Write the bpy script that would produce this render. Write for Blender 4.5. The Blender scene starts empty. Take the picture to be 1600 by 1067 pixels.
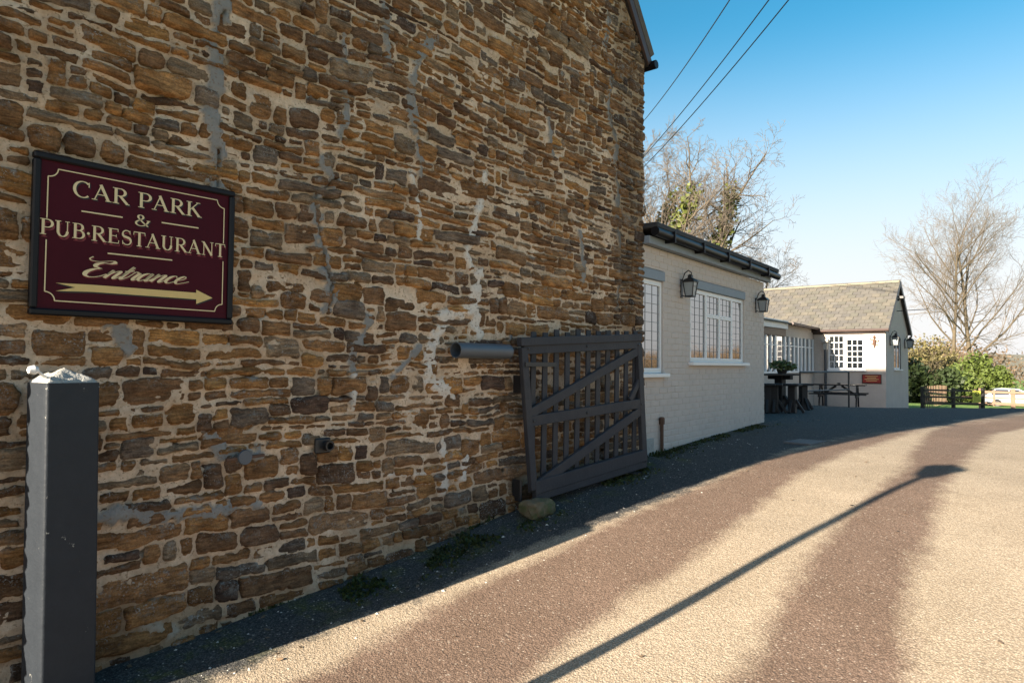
import bpy, bmesh, math, random
import numpy as np
from mathutils import Vector, Matrix
SC = bpy.context.scene
COL = SC.collection
random.seed(7); RNG = np.random.default_rng(11)

# ------------------------------------------------------------------ camera
F = 1066.7; TH = math.radians(40.13); PITCH = math.radians(1.88); ROLL = math.radians(.52)
CAM = np.array([0, -3.887, 1.6])
_f0 = np.array([math.cos(TH), math.sin(TH), 0]); _r0 = np.array([math.sin(TH), -math.cos(TH), 0]); _z = np.array([0, 0, 1.])
FW = _f0*math.cos(PITCH)+_z*math.sin(PITCH); _u0 = _z*math.cos(PITCH)-_f0*math.sin(PITCH)
RT = _r0*math.cos(ROLL)+_u0*math.sin(ROLL); UP = -_r0*math.sin(ROLL)+_u0*math.cos(ROLL)
cd = bpy.data.cameras.new('camera'); cam = bpy.data.objects.new('camera', cd); COL.objects.link(cam)
cd.sensor_width = 36; cd.lens = 24; cd.clip_end = 3000; cd.clip_start = .05
cam.matrix_world = Matrix([[RT[i], UP[i], -FW[i], CAM[i]] for i in range(3)]+[[0, 0, 0, 1]])
SC.camera = cam
# ------------------------------------------------------------------ light
SUN_AZ = math.radians(9.2); SUN_EL = math.radians(19.05)       # light travels along +X, a little towards -Y
SUNDIR = Vector((-math.cos(SUN_AZ)*math.cos(SUN_EL), math.sin(SUN_AZ)*math.cos(SUN_EL), math.sin(SUN_EL)))
w = bpy.data.worlds.new('World'); SC.world = w; w.use_nodes = True
nt = w.node_tree; bg = nt.nodes['Background']
sky = nt.nodes.new('ShaderNodeTexSky'); sky.sky_type = 'NISHITA'; sky.sun_disc = False
sky.sun_elevation = SUN_EL; sky.sun_rotation = math.atan2(SUNDIR.x, SUNDIR.y)
sky.air_density = 1.0; sky.dust_density = 1.6; sky.ozone_density = 2.0; sky.altitude = 100
hs = nt.nodes.new('ShaderNodeHueSaturation'); hs.inputs['Saturation'].default_value = 1.38; hs.inputs['Hue'].default_value = .478
nt.links.new(sky.outputs[0], hs.inputs['Color']); 
tc = nt.nodes.new('ShaderNodeTexCoord'); sx_ = nt.nodes.new('ShaderNodeSeparateXYZ'); nt.links.new(tc.outputs['Generated'], sx_.inputs[0])
hz = nt.nodes.new('ShaderNodeValToRGB'); nt.links.new(sx_.outputs['Z'], hz.inputs[0]); hz.color_ramp.interpolation = 'EASE'   # pale haze towards the horizon, all round
hz.color_ramp.elements[0].position = .05; hz.color_ramp.elements[0].color = (.95, .95, .95, 1); hz.color_ramp.elements[1].position = .455; hz.color_ramp.elements[1].color = (0, 0, 0, 1)
mxw = nt.nodes.new('ShaderNodeMix'); mxw.data_type = 'RGBA'; nt.links.new(hz.outputs[0], mxw.inputs[0]); nt.links.new(hs.outputs[0], mxw.inputs[6]); mxw.inputs[7].default_value = (4.5, 4.45, 4.5, 1)
nt.links.new(mxw.outputs[2], bg.inputs[0]); bg.inputs[1].default_value = .056
ld = bpy.data.lights.new('sun', 'SUN'); ld.energy = 5.0; ld.angle = math.radians(.55); ld.color = (1, .87, .70)
sun = bpy.data.objects.new('sun', ld); COL.objects.link(sun); sun.location = (-20, 8, 20)
sun.rotation_euler = SUNDIR.to_track_quat('Z', 'Y').to_euler()
vs = SC.view_settings; vs.view_transform = 'Standard'; vs.look = 'None'; vs.exposure = 1.95; vs.gamma = 1; vs.use_curve_mapping = False

# ------------------------------------------------------------------ geometry helpers
def ray(px, py):
    d = FW*F+RT*(px-800)-UP*(py-533.5); return d/np.linalg.norm(d)
def on_plane(px, py, p, n):
    d = ray(px, py); n = np.array(n, float); t = ((np.array(p)-CAM)@n)/(d@n); return CAM+d*t
def on_wall(px, py, v=0): return on_plane(px, py, (0, -v, 0), (0, 1, 0))
def at_depth(px, py, z):
    d = ray(px, py); return CAM+d*(z/(d@FW))
US = [-400, -5, .8, 1.64, 3.33, 4.77, 7., 9, 11.3, 14, 18, 22, 27, 31, 36, 41, 47, 52, 60, 80, 120, 400]
GS = [0, 0, 0, .02, .157, .334, .555, .63, .675, .685, .60, .42, .13, -.03, -.28, -.5, -.55, -.70, -1.3, -1.6, -2.2, -3]
_uu = np.linspace(-10, 70, 1601); _gg = np.interp(_uu, US, GS)
for _ in range(3): _gg = np.convolve(np.pad(_gg, 9, mode='edge'), np.ones(19)/19, 'valid')
def g(u):
    u = np.asarray(u, float)
    return np.where((u > -10) & (u < 70), np.interp(u, _uu, _gg), np.interp(u, US, GS))
def g2(u, y):
    return g(u)+.045*np.clip(1-np.asarray(y, float), 0, 4)*np.clip((np.asarray(u, float)-13)/9, 0, 1)
def on_ground(px, py):
    d = ray(px, py); t = np.linspace(1, 90, 60000); P = CAM[None]+d[None]*t[:, None]
    i = int(np.argmax(P[:, 2] < g2(P[:, 0], P[:, 1]))); return P[i]

def _h(ix, iy, seed):
    n = (ix.astype(np.int64)*374761393+iy.astype(np.int64)*668265263+seed*1442695041) & 0xffffffff
    n = ((n ^ (n >> 13))*1274126177) & 0xffffffff
    return ((n ^ (n >> 16)) & 0xffff)/65535.
def vn(x, y, seed=0):
    x = np.asarray(x, float); y = np.asarray(y, float)
    ix = np.floor(x); iy = np.floor(y); fx = x-ix; fy = y-iy
    fx = fx*fx*(3-2*fx); fy = fy*fy*(3-2*fy)
    a = _h(ix, iy, seed); b = _h(ix+1, iy, seed); c = _h(ix, iy+1, seed); d = _h(ix+1, iy+1, seed)
    return (a*(1-fx)+b*fx)*(1-fy)+(c*(1-fx)+d*fx)*fy-.5
def fbm(x, y, seed=0, o=3):
    s = 0; a = 1.
    for k in range(o): s = s+a*vn(x*2**k, y*2**k, seed+k*17); a *= .5
    return s

def link(o, parent=None):
    COL.objects.link(o)
    if parent is not None: o.parent = parent
    return o
def meshobj(name, V, Fc, mat, parent=None, smooth=False, attrs=None):
    """V (n,3); Fc list of faces or (m,k) int array"""
    me = bpy.data.meshes.new(name); V = np.asarray(V, np.float32)
    if isinstance(Fc, np.ndarray):
        m, k = Fc.shape
        me.vertices.add(len(V)); me.vertices.foreach_set('co', V.ravel())
        me.loops.add(m*k); me.loops.foreach_set('vertex_index', Fc.astype(np.int32).ravel())
        me.polygons.add(m); me.polygons.foreach_set('loop_start', np.arange(0, m*k, k, dtype=np.int32))
        me.update(calc_edges=True)
    else:
        me.from_pydata([tuple(map(float, v)) for v in V], [], [tuple(map(int, f)) for f in Fc]); me.update()
    if attrs:
        for an, av in attrs.items():
            av = np.asarray(av, np.float32)
            if av.ndim == 2:
                at = me.attributes.new(an, 'FLOAT_COLOR', 'POINT'); at.data.foreach_set('color', av.ravel())
            else:
                at = me.attributes.new(an, 'FLOAT', 'POINT'); at.data.foreach_set('value', av)
    if smooth: me.polygons.foreach_set('use_smooth', np.ones(len(me.polygons), bool))
    me.materials.append(mat)
    return link(bpy.data.objects.new(name, me), parent)
def empty(name, loc=(0, 0, 0), rz=0, label=None, cat=None, group=None):
    o = bpy.data.objects.new(name, None); o.empty_display_size = .1; COL.objects.link(o)
    o.location = [float(c) for c in loc]; o.rotation_euler = (0, 0, rz); tag(o, label, cat, group); return o
def tag(o, label=None, cat=None, group=None, kind=None):
    if label: o['label'] = label
    if cat: o['category'] = cat
    if group: o['group'] = group
    if kind: o['kind'] = kind
    return o
class MB:
    def __init__(s): s.v = []; s.f = []
    def add(s, V, Fc):
        o = len(s.v); s.v += [tuple(map(float, p)) for p in V]; s.f += [tuple(i+o for i in f) for f in Fc]; return s
    def box(s, a, b, ch=0.0, M=None):
        """axis box from corner a to b, chamfered by ch on all edges"""
        a = np.minimum(a, b)*1.0 if True else a; b = np.maximum(np.array(a), b)
        bm = bmesh.new(); bmesh.ops.create_cube(bm, size=1)
        for v in bm.verts: v.co = Vector([a[i]+(v.co[i]+.5)*(b[i]-a[i]) for i in range(3)])
        if ch > 0: bmesh.ops.bevel(bm, geom=list(bm.edges), offset=ch, segments=1, affect='EDGES', profile=.7)
        if M is not None: bm.transform(M)
        bm.verts.ensure_lookup_table()
        s.add([v.co[:] for v in bm.verts], [[v.index for v in f.verts] for f in bm.faces]); bm.free(); return s
    def beam(s, p, q, w, d, ch=0.0, side=(0, 1, 0)):
        """bar from p to q; w across, d along 'side'"""
        p = Vector(p); q = Vector(q); z = (q-p); L = z.length; z.normalize(); y = Vector(side); y = (y-z*y.dot(z)).normalized(); x = y.cross(z)
        M = Matrix([[x[i], y[i], z[i], p[i]] for i in range(3)]+[[0, 0, 0, 1]])
        return s.box((-w/2, -d/2, 0), (w/2, d/2, L), ch, M)
    def lathe(s, prof, c=(0, 0, 0), n=16, axis='Z', cap=True, M=None):
        V = []; Fc = []
        for r, h in prof:
            for k in range(n):
                a = 2*math.pi*k/n; p = (r*math.cos(a), r*math.sin(a), h)
                if axis == 'X': p = (p[2], p[0], p[1])
                if axis == 'Y': p = (p[0], p[2], p[1])
                p = Vector(p)
                if M is not None: p = M @ p
                V.append((p[0]+c[0], p[1]+c[1], p[2]+c[2]))
        for i in range(len(prof)-1):
            for k in range(n):
                k2 = (k+1) % n; Fc.append((i*n+k, i*n+k2, (i+1)*n+k2, (i+1)*n+k))
        if cap: Fc.append(tuple(range(n))[::-1]); Fc.append(tuple((len(prof)-1)*n+k for k in range(n)))
        return s.add(V, Fc)
    def tube(s, pts, r, n=8):
        pts = [Vector(p) for p in pts]; V = []; Fc = []
        for i, p in enumerate(pts):
            t = (pts[min(i+1, len(pts)-1)]-pts[max(i-1, 0)]).normalized()
            a = Vector((0, 0, 1)) if abs(t.z) < .9 else Vector((1, 0, 0)); x = t.cross(a).normalized(); y = t.cross(x)
            rr = r[i] if hasattr(r, '__len__') else r
            V += [p+x*rr*math.cos(2*math.pi*k/n)+y*rr*math.sin(2*math.pi*k/n) for k in range(n)]
        for i in range(len(pts)-1):
            for k in range(n): k2 = (k+1) % n; Fc.append((i*n+k, i*n+k2, (i+1)*n+k2, (i+1)*n+k))
        Fc.append(tuple(range(n))); Fc.append(tuple((len(pts)-1)*n+k for k in range(n)))
        return s.add(V, Fc)
    def build(s, name, mat, parent=None, smooth=False):
        o = meshobj(name, s.v, s.f, mat, parent)
        if smooth:
            o.data.polygons.foreach_set('use_smooth', np.ones(len(o.data.polygons), bool))
            try: o.data.set_sharp_from_angle(angle=math.radians(40))
            except Exception: pass
        return o
def part(name, mat, parent, *boxes, ch=.003):
    m = MB()
    for a, b in boxes: m.box(a, b, ch)
    return m.build(name, mat, parent)
def copy_tree(o, parent=None):
    c = o.copy(); COL.objects.link(c); c.parent = parent
    for ch in list(o.children): copy_tree(ch, c)
    return c

# ------------------------------------------------------------------ materials
class NT:
    def __init__(s, name):
        s.m = bpy.data.materials.new(name); s.m.use_nodes = True; s.t = s.m.node_tree; s.b = s.t.nodes['Principled BSDF']
    def n(s, typ, **kw):
        x = s.t.nodes.new('ShaderNode'+typ)
        for k, v in kw.items():
            if k in x.inputs: s.set(x.inputs[k], v)
            else: setattr(x, k, v)
        return x
    def set(s, sock, v):
        if isinstance(v, bpy.types.NodeSocket): s.t.links.new(v, sock)
        else:
            if sock.type == 'RGBA' and len(v) == 3: v = (*v, 1)
            sock.default_value = v
    def pos(s, scale=(1, 1, 1)):
        return s.n('Mapping', Vector=s.n('NewGeometry').outputs['Position'], Scale=scale).outputs[0]
    def noise(s, scale, detail=4, rough=.6, vec=None, stretch=(1, 1, 1)):
        return s.n('TexNoise', Vector=vec if vec is not None else s.pos(stretch), Scale=scale, Detail=detail, Roughness=rough).outputs['Fac']
    def ramp(s, fac, lo, hi, a=(0, 0, 0), b=(1, 1, 1)):
        r = s.n('ValToRGB', Fac=fac); e = r.color_ramp.elements; e[0].position = lo; e[1].position = hi
        e[0].color = (*a, 1); e[1].color = (*b, 1); return r.outputs[0]
    def mix(s, fac, a, b, mode='MIX'):
        x = s.n('Mix', data_type='RGBA', blend_type=mode); s.set(x.inputs[0], fac); s.set(x.inputs[6], a); s.set(x.inputs[7], b); return x.outputs[2]
    def math(s, op, a, b=0.0):
        x = s.n('Math', operation=op); s.set(x.inputs[0], a); s.set(x.inputs[1], b); return x.outputs[0]
    def attr(s, name, out='Fac'): return s.n('Attribute', attribute_name=name).outputs[out]
    def bump(s, h, strength=.5, dist=.01, prev=None):
        x = s.n('Bump', Height=h, Strength=strength, Distance=dist)
        if prev is not None: s.set(x.inputs['Normal'], prev)
        return x.outputs[0]
    def out(s, color=None, rough=None, normal=None, **kw):
        if color is not None: s.set(s.b.inputs['Base Color'], color)
        if rough is not None: s.set(s.b.inputs['Roughness'], rough)
        if normal is not None: s.set(s.b.inputs['Normal'], normal)
        for k, v in kw.items(): s.set(s.b.inputs[k.replace('_', ' ')], v)
        return s.m
def simple(name, col, rough=.6, var=.25, scale=8, bump=.15, bscale=60, dist=.004, metal=0, spec=.5, stretch=(1, 1, 1)):
    t = NT(name); f = t.noise(scale, 5, .65, stretch=stretch)
    c = t.mix(f, [x*(1-var) for x in col], [min(1, x*(1+var)) for x in col])
    nb = t.bump(t.noise(bscale, 3, .6, stretch=stretch), bump, dist)
    return t.out(c, rough, nb, Metallic=metal, Specular_IOR_Level=spec)

def m_stone():
    t = NT('ironstone'); tint = t.attr('tint', 'Color')
    strata = t.noise(9, 6, .7, stretch=(1.2, 1.2, 7)); grain = t.noise(95, 4, .7); blot = t.noise(6, 4, .6)
    c = t.mix(t.ramp(strata, .32, .68), (.40, .38, .38), (1.45, 1.42, 1.35)); c = t.mix(1.0, tint, c, 'MULTIPLY')
    c = t.mix(t.ramp(grain, .3, .7), t.mix(1.0, c, (.62, .60, .58), 'MULTIPLY'), t.mix(1.0, c, (1.3, 1.28, 1.22), 'MULTIPLY'))
    c = t.mix(t.ramp(blot, .40, .62), c, t.mix(1.0, c, (.62, .60, .60), 'MULTIPLY'))
    lich = t.math('MULTIPLY', t.ramp(t.noise(13, 6, .75), .54, .66), t.attr('lichen'))
    c = t.mix(lich, c, (.27, .26, .235))
    sp = t.math('MULTIPLY', t.ramp(t.noise(85, 3, .7), .56, .63), t.math('MULTIPLY', t.ramp(t.noise(9, 4, .7), .46, .58), t.attr('lichen'))); c = t.mix(sp, c, (.42, .41, .38))
    n = t.bump(t.noise(38, 7, .75, stretch=(1, 1, 3.0)), 1.0, .022); n = t.bump(grain, .7, .005, n)
    return t.out(c, .93, n, Specular_IOR_Level=.15)
def m_mortar():
    t = NT('lime_mortar'); f = t.noise(26, 6, .7); f2 = t.noise(2.2, 4, .6)
    c = t.mix(t.ramp(f, .3, .7), (.54, .405, .285), (.82, .65, .49)); c = t.mix(t.ramp(f2, .38, .64), c, t.mix(1.0, c, (.72, .67, .62), 'MULTIPLY'))
    c = t.mix(t.attr('grey'), c, t.mix(t.noise(18, 5, .7), (.17, .162, .15), (.33, .315, .295)))
    c = t.mix(t.attr('white'), c, t.mix(f, (.55, .50, .44), (.78, .73, .66)))
    c = t.mix(t.attr('damp'), c, t.mix(1.0, c, (.45, .42, .36), 'MULTIPLY'))
    c = t.mix(t.math('MULTIPLY', t.ramp(t.noise(60, 2, .5), .60, .66), .6), c, (.20, .13, .07))
    n = t.bump(t.noise(70, 6, .75), .9, .010); n = t.bump(t.noise(20, 4, .6), .6, .015, n)
    return t.out(c, .95, n, Specular_IOR_Level=.1)
def m_road():
    t = NT('gravel_dressed_road'); P = t.pos()
    vor = t.n('TexVoronoi', Vector=P, Scale=105); chip = vor.outputs['Color']; dist = vor.outputs['Distance']
    vor2 = t.n('TexVoronoi', Vector=P, Scale=46)
    sep = t.n('SeparateColor'); t.set(sep.inputs[0], chip); r = sep.outputs[0]
    edge = t.math('ADD', t.math('ADD', t.math('MULTIPLY', t.math('SUBTRACT', t.noise(5, 6, .7), .5), .95), t.math('MULTIPLY', t.math('SUBTRACT', t.noise(.9, 3, .6), .5), .7)), t.math('MULTIPLY', t.math('SUBTRACT', t.noise(60, 2, .5), .5), .5))
    tr = t.ramp(t.math('ADD', t.attr('track'), edge), .24, .74)
    pale = t.mix(r, (.425, .345, .25), (.545, .455, .345)); brown = t.mix(r, (.155, .104, .078), (.255, .172, .13))
    c = t.mix(t.math('MULTIPLY', tr, .93), pale, brown)
    c = t.mix(t.ramp(t.noise(1.3, 5, .65), .35, .7), c, t.mix(1.0, c, (.80, .79, .77), 'MULTIPLY'))
    asp_shade = t.ramp(t.math('ADD', t.attr('asphalt_shade'), t.math('MULTIPLY', edge, .8)), .40, .62)  # dark asphalt by the wall, plus painted shade inside the building's shadow
    c = t.mix(asp_shade, c, t.mix(r, (.035, .036, .038), (.12, .118, .112)))
    moss = t.math('MULTIPLY', t.ramp(t.noise(3.5, 6, .75), .5, .62), t.attr('moss'))
    c = t.mix(moss, c, t.mix(r, (.05, .06, .015), (.15, .15, .05)))
    speck = t.math('MULTIPLY', t.ramp(r, .972, .98), .4); c = t.mix(speck, c, (.6, .55, .46))
    dirt = t.ramp(t.math('SUBTRACT', .62, dist), .05, .35); c = t.mix(dirt, t.mix(1.0, c, (.58, .56, .54), 'MULTIPLY'), c)
    n = t.bump(dist, .5, -.006); n = t.bump(vor2.outputs['Distance'], .25, -.008, n); n = t.bump(t.noise(3, 4, .6), .25, .02, n)
    return t.out(c, .9, n, Specular_IOR_Level=.25)
def m_glass():
    t = NT('window_glass'); t.b.inputs['Base Color'].default_value = (.012, .014, .016, 1)
    n = t.bump(t.noise(3.0, 2, .5), .06, .02)
    return t.out(None, .03, n, Specular_IOR_Level=1.0, IOR=2.5)
def m_leaf(name, a, b):
    t = NT(name); f = t.n('ObjectInfo'); c = t.mix(t.noise(1.4, 4, .7), a, b)
    c = t.mix(t.ramp(t.noise(11, 2, .5), .35, .65), t.mix(1.0, c, (.55, .55, .5), 'MULTIPLY'), c)
    return t.out(c, .6, None, Specular_IOR_Level=.3)
def m_bark(name, a, b):
    t = NT(name); c = t.mix(t.noise(3, 5, .7), a, b); return t.out(c, .9, t.bump(t.noise(18, 4, .7, stretch=(1, 1, .25)), .6, .03))
def m_brickwall():
    t = NT('painted_brick_far'); br = t.n('TexBrick', Vector=t.n('Mapping', Vector=t.n('NewGeometry').outputs['Position'], Rotation=(math.radians(90), 0, 0)).outputs[0], Scale=1.0)
    return t
M = dict(
    stone=m_stone(), mortar=m_mortar(), road=m_road(), glass=m_glass(),
    paint=simple('taupe_masonry_paint', (.50, .435, .385), .75, .13, 5, .35, 55, .004),
    paint_far=simple('cream_taupe_masonry_paint', (.42, .37, .335), .8, .10, 4, .4, 40, .006),
    slatey=simple('dark_slate_grey_gloss_paint', (.034, .042, .052), .42, .25, 12, .35, 45, .004),
    gate=simple('weathered_slate_grey_paint', (.034, .036, .043), .6, .35, 9, .5, 60, .004, spec=.25),
    black=simple('black_gloss_paint', (.007, .007, .009), .4, .3, 14, .15, 40, spec=.22),
    iron=simple('black_cast_iron', (.014, .014, .016), .4, .3, 20, .2, 70),
    white=simple('white_window_paint', (.72, .72, .71), .4, .07, 7, .1, 40),
    lintel=simple('blue_grey_lintel_paint', (.20, .235, .27), .6, .15, 9, .3, 50),
    maroon=simple('maroon_sign_paint', (.050, .003, .009), .5, .25, 3, .05, 30, spec=.12),
    gold=simple('cream_gold_sign_paint', (.66, .53, .30), .5, .08, 20, .05, 60),
    goldd=simple('gold_leaf_paint', (.60, .43, .16), .45, .12, 20, .05, 60),
    redsh=simple('red_letter_shading', (.16, .008, .012), .5, .1, 20, .05, 60),
    blksh=simple('black_letter_shading', (.006, .004, .005), .5, .1, 20, .05, 60),
    lead=simple('window_lead', (.20, .21, .22), .5, .1, 10, .05, 40),
    pvc=simple('grey_plastic_pipe', (.075, .088, .105), .45, .15, 10, .15, 40),
    cement=simple('rough_cement', (.33, .325, .30), .95, .3, 25, 1.0, 60, .012),
    rock=simple('mossy_boulder', (.17, .135, .07), .9, .5, 9, 1.0, 22, .03),
    rust=simple('rusted_iron', (.10, .05, .03), .8, .4, 30, .5, 60),
    galv=simple('galvanised_steel', (.10, .105, .11), .6, .25, 20, .3, 50, spec=.2),
    timber=simple('dark_stained_timber', (.013, .010, .009), .65, .4, 9, .4, 40, stretch=(1, 1, .4)),
    paletimber=simple('weathered_pale_timber', (.21, .135, .09), .85, .3, 9, .4, 40),
    brown=simple('brown_fascia_paint', (.055, .032, .026), .5, .2, 9, .15, 40),
    felt=simple('black_roofing_felt', (.03, .031, .034), .85, .3, 12, .5, 60),
    slate=simple('lichened_slate', (.10, .093, .082), .9, .45, 3.2, .6, 30, .01),
    ridge=simple('ridge_tile_clay', (.22, .20, .15), .9, .35, 6, .4, 30),
    roofstone=simple('dark_roof_tile', (.09, .075, .06), .9, .4, 5, .6, 20, .02),
    plaque=simple('red_plaque', (.30, .020, .012), .5, .15, 8, .05, 40),
    yellow=simple('yellow_notice', (.38, .40, .06), .5, .1, 8, .05, 40),
    carp=simple('silver_white_car_paint', (.38, .41, .44), .25, .03, 4, .02, 20),
    tyre=simple('black_rubber', (.02, .02, .02), .8, .2, 10, .2, 40),
    redlens=simple('red_lens', (.5, .02, .015), .25, .1, 10, .05, 40),
    interior=simple('dim_interior', (.10, .085, .075), .9, .4, 1.5, .1, 20),
    curtain=simple('dark_curtain', (.12, .09, .085), .9, .3, 6, .1, 20),
    bark=m_bark('pale_bark', (.055, .043, .028), (.14, .11, .07)),
    twig=m_bark('grey_brown_twigs', (.09, .072, .055), (.20, .165, .13)),  # twigs' own grey-brown, paler than the bark
    ivy=m_leaf('ivy_leaves', (.04, .065, .012), (.19, .21, .05)),
    bush=m_leaf('laurel_leaves', (.035, .065, .012), (.15, .19, .04)),
    darkbush=m_leaf('dark_evergreen_leaves', (.012, .026, .010), (.06, .085, .025)),
    yellowbush=m_leaf('yellow_willow_leaves', (.11, .095, .04), (.22, .19, .08)),
    brownwood=m_leaf('brown_winter_twigs', (.13, .085, .055), (.27, .19, .12)),
    potleaf=m_leaf('pot_plant_leaves', (.05, .08, .02), (.20, .24, .09)),
    moss=m_leaf('moss_green', (.012, .02, .004), (.05, .07, .012)),
    grass=simple('meadow_grass', (.12, .20, .022), .9, .4, 1.2, .6, 30, .03),
    hill=simple('hazy_hill', (.17, .155, .11), .95, .3, .05, .1, 2),
    grit=simple('pale_grit', (.45, .43, .39), .9, .3, 40, .3, 60),
    lampglass=simple('frosted_lantern_glass', (.25, .28, .29), .2, .08, 8, .03, 40),
)

t = NT('weathered_gate_paint'); c = t.mix(t.noise(9, 5, .65), (.024, .026, .032), (.046, .048, .056))
c = t.mix(t.ramp(t.noise(26, 6, .8), .69, .72), c, (.21, .18, .145)); c = t.mix(t.math('MULTIPLY', t.ramp(t.noise(2.5, 4, .7), .5, .75), .5), c, (.075, .066, .058))
M['gate'] = t.out(c, .6, t.bump(t.noise(42, 5, .7, stretch=(1, 1, .5)), .6, .006), Specular_IOR_Level=.25)
# ================================================================== SETTING: ground
def polydist(P, pts):
    """distance of points (n,2) to polyline, with interpolated half width (third column)"""
    P = np.asarray(P); best = np.full(len(P), 1e9); wd = np.zeros(len(P))
    for (ax, ay, aw), (bx, by, bw) in zip(pts[:-1], pts[1:]):
        d = np.array([bx-ax, by-ay]); L = d@d; t = np.clip(((P-[ax, ay])@d)/L, 0, 1)
        q = np.stack([ax+t*d[0], ay+t*d[1]], 1); r = np.hypot(*(P-q).T); k = r < best
        best[k] = r[k]; wd[k] = (aw+t*(bw-aw))[k]
    return best, wd
def axis(lo, hi, fine, far_lo, far_hi):
    a = list(np.arange(lo, hi, fine)); st = fine; x = hi
    while x < far_hi: a.append(x); st *= 1.22; x += st
    a.append(far_hi); st = fine; x = lo-fine
    while x > far_lo: a.insert(0, x); st *= 1.3; x -= st
    a.insert(0, far_lo); return np.array(a)
def sheet(name, xs, ys, zf, mat, attrs=None):
    X, Y = np.meshgrid(xs, ys, indexing='ij'); Z = zf(X, Y); n, m = X.shape
    V = np.stack([X, Y, Z], -1).reshape(-1, 3); i = np.arange(n-1)[:, None]*m+np.arange(m-1)[None]; i = i.ravel()
    Fc = np.stack([i, i+m, i+m+1, i+1], 1)
    return meshobj(name, V, Fc, mat, None, True, attrs(V) if attrs else None)
def track_pts(rows):
    out = []
    for xl, xr, y in rows:
        a = on_ground(xl, y); b = on_ground(xr, y); c = (a+b)/2; out.append((c[0], c[1], max(.15, .80*abs((b-a)@np.array([math.sin(.16), -math.cos(.16), 0]))/2)))
    return out
T1 = track_pts([(440, 870, 1066), (640, 960, 960), (770, 1050, 900), (900, 1150, 835), (1010, 1215, 780), (1130, 1270, 735), (1220, 1330, 706)])
T1 = [(T1[0][0]-3.2, T1[0][1]+.0, .4)]+T1+[(14, -1.9, .35)]
T2 = track_pts([(1130, 1440, 1066), (1185, 1445, 960), (1240, 1455, 880), (1310, 1470, 810), (1390, 1490, 750), (1420, 1525, 705), (1440, 1560, 676)])
T2 = [(T2[0][0]-3, T2[0][1]-.1, .5)]+T2+[(17, -2.9, .9), (26, -4.0, 1.2)]
def road_attrs(V):
    P = V[:, :2]; t = np.zeros(len(V)); near = (P[:, 0] > -6) & (P[:, 0] < 34) & (P[:, 1] > -8) & (P[:, 1] < 6)
    for T in (T1, T2):
        d, wd = polydist(P[near], T); t[near] = np.maximum(t[near], np.clip(.5+(wd-d)/.30, 0, 1))
    v = -P[:, 1]; u = P[:, 0]
    edge = .34+.11*np.clip(u, 0, 9)+.06*np.sin(u*1.3)  # asphalt strip widened towards the building's shadow line to darken the shade there
    asp_shade = np.clip(.5+(edge-v)/.5, 0, 1)
    far = np.clip((u-8.5)/2.5, 0, 1)*np.clip(.5+(1.5+.22*(u-10)-v)/1.2, 0, 1); asp_shade = np.maximum(asp_shade, far*.9)
    moss = np.clip(1.15-np.abs(v-.28)/.30, 0, 1)*(u < 7.2)+np.clip(1.1-np.abs(v+.05)/.35, 0, 1)*((u > 6.8) & (u < 11.5))+.35*np.clip((v-4.3)/1.0, 0, 1)
    return dict(track=t*(1-.8*asp_shade), asphalt_shade=asp_shade, moss=np.clip(moss, 0, 1))
xs = axis(-1.5, 13, .07, -60, 36); ys = axis(-6.5, 1.2, .07, -14, 14)
def road_z(X, Y):
    z = g2(X, Y)+.010*fbm(X*.8, Y*.8, 3)
    return z+.03*np.exp(-((Y+.10)/.14)**2)*(X < 7)
ground_far = sheet('ground', axis(-60, 140, 1.5, -900, 1400), axis(-80, 120, 4, -1200, 1300), lambda X, Y: g(X)-.04-.22*np.clip((36-X)/3, 0, 1), M['grass'])
tag(ground_far, kind='structure')
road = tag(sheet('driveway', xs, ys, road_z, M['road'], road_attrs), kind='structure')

# ================================================================== stone building
UL, UR, EAVE = .10, 6.92, 5.15; UM = (UL+UR)/2; TANR = 1.30; RIDGE = EAVE+(UM-UL)*TANR
DEPTH = 7.6
bld = empty('stone_building', (UM, 0, 0), 0, 'old ironstone rubble building with steep gable wall filling the left side', 'building')
bld.location = (0, 0, 0)
def verge(u): return EAVE+TANR*(np.minimum(u-UL, UR-u))
def kick(u, z):
    h = np.clip((.55-(z-g(u)))/.55, 0, 1); return .07*h*h
def streak(pts, half, px=True):
    out = []
    for p in pts:
        q = on_wall(p[0], p[1]); out.append((q[0], q[2], p[2] if len(p) > 2 else half))
    return out
GREY = [streak([(350, -60), (345, 0), (335, 60), (333, 130), (326, 190), (338, 235), (335, 290)], .035),
        streak([(675, 67), (652, 90), (643, 130), (640, 157), (652, 220), (656, 272)], .026),
        streak([(506, 258), (524, 280), (492, 303), (492, 342), (504, 378), (506, 413), (516, 440), (508, 482)], .034),
        streak([(600, 10), (603, 50), (606, 100)], .022), streak([(535, 40), (540, 180), (530, 215)], .016),
        streak([(575, 500), (560, 535), (548, 560), (550, 625)], .026), streak([(941, -40), (950, 30), (944, 71), (955, 120), (948, 177), (962, 226), (957, 256), (966, 300), (960, 330), (969, 400), (963, 480)], .022),
        streak([(405, 785), (330, 797), (250, 803), (140, 806)], .030), streak([(330, 690), (350, 715), (410, 715)], .028),
        streak([(180, 500), (190, 540)], .03), streak([(655, 540), (610, 590)], .016),
        streak([(855, 180), (860, 240)], .02), streak([(905, 370), (910, 440)], .03), streak([(780, 560), (800, 520)], .02)]
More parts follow.
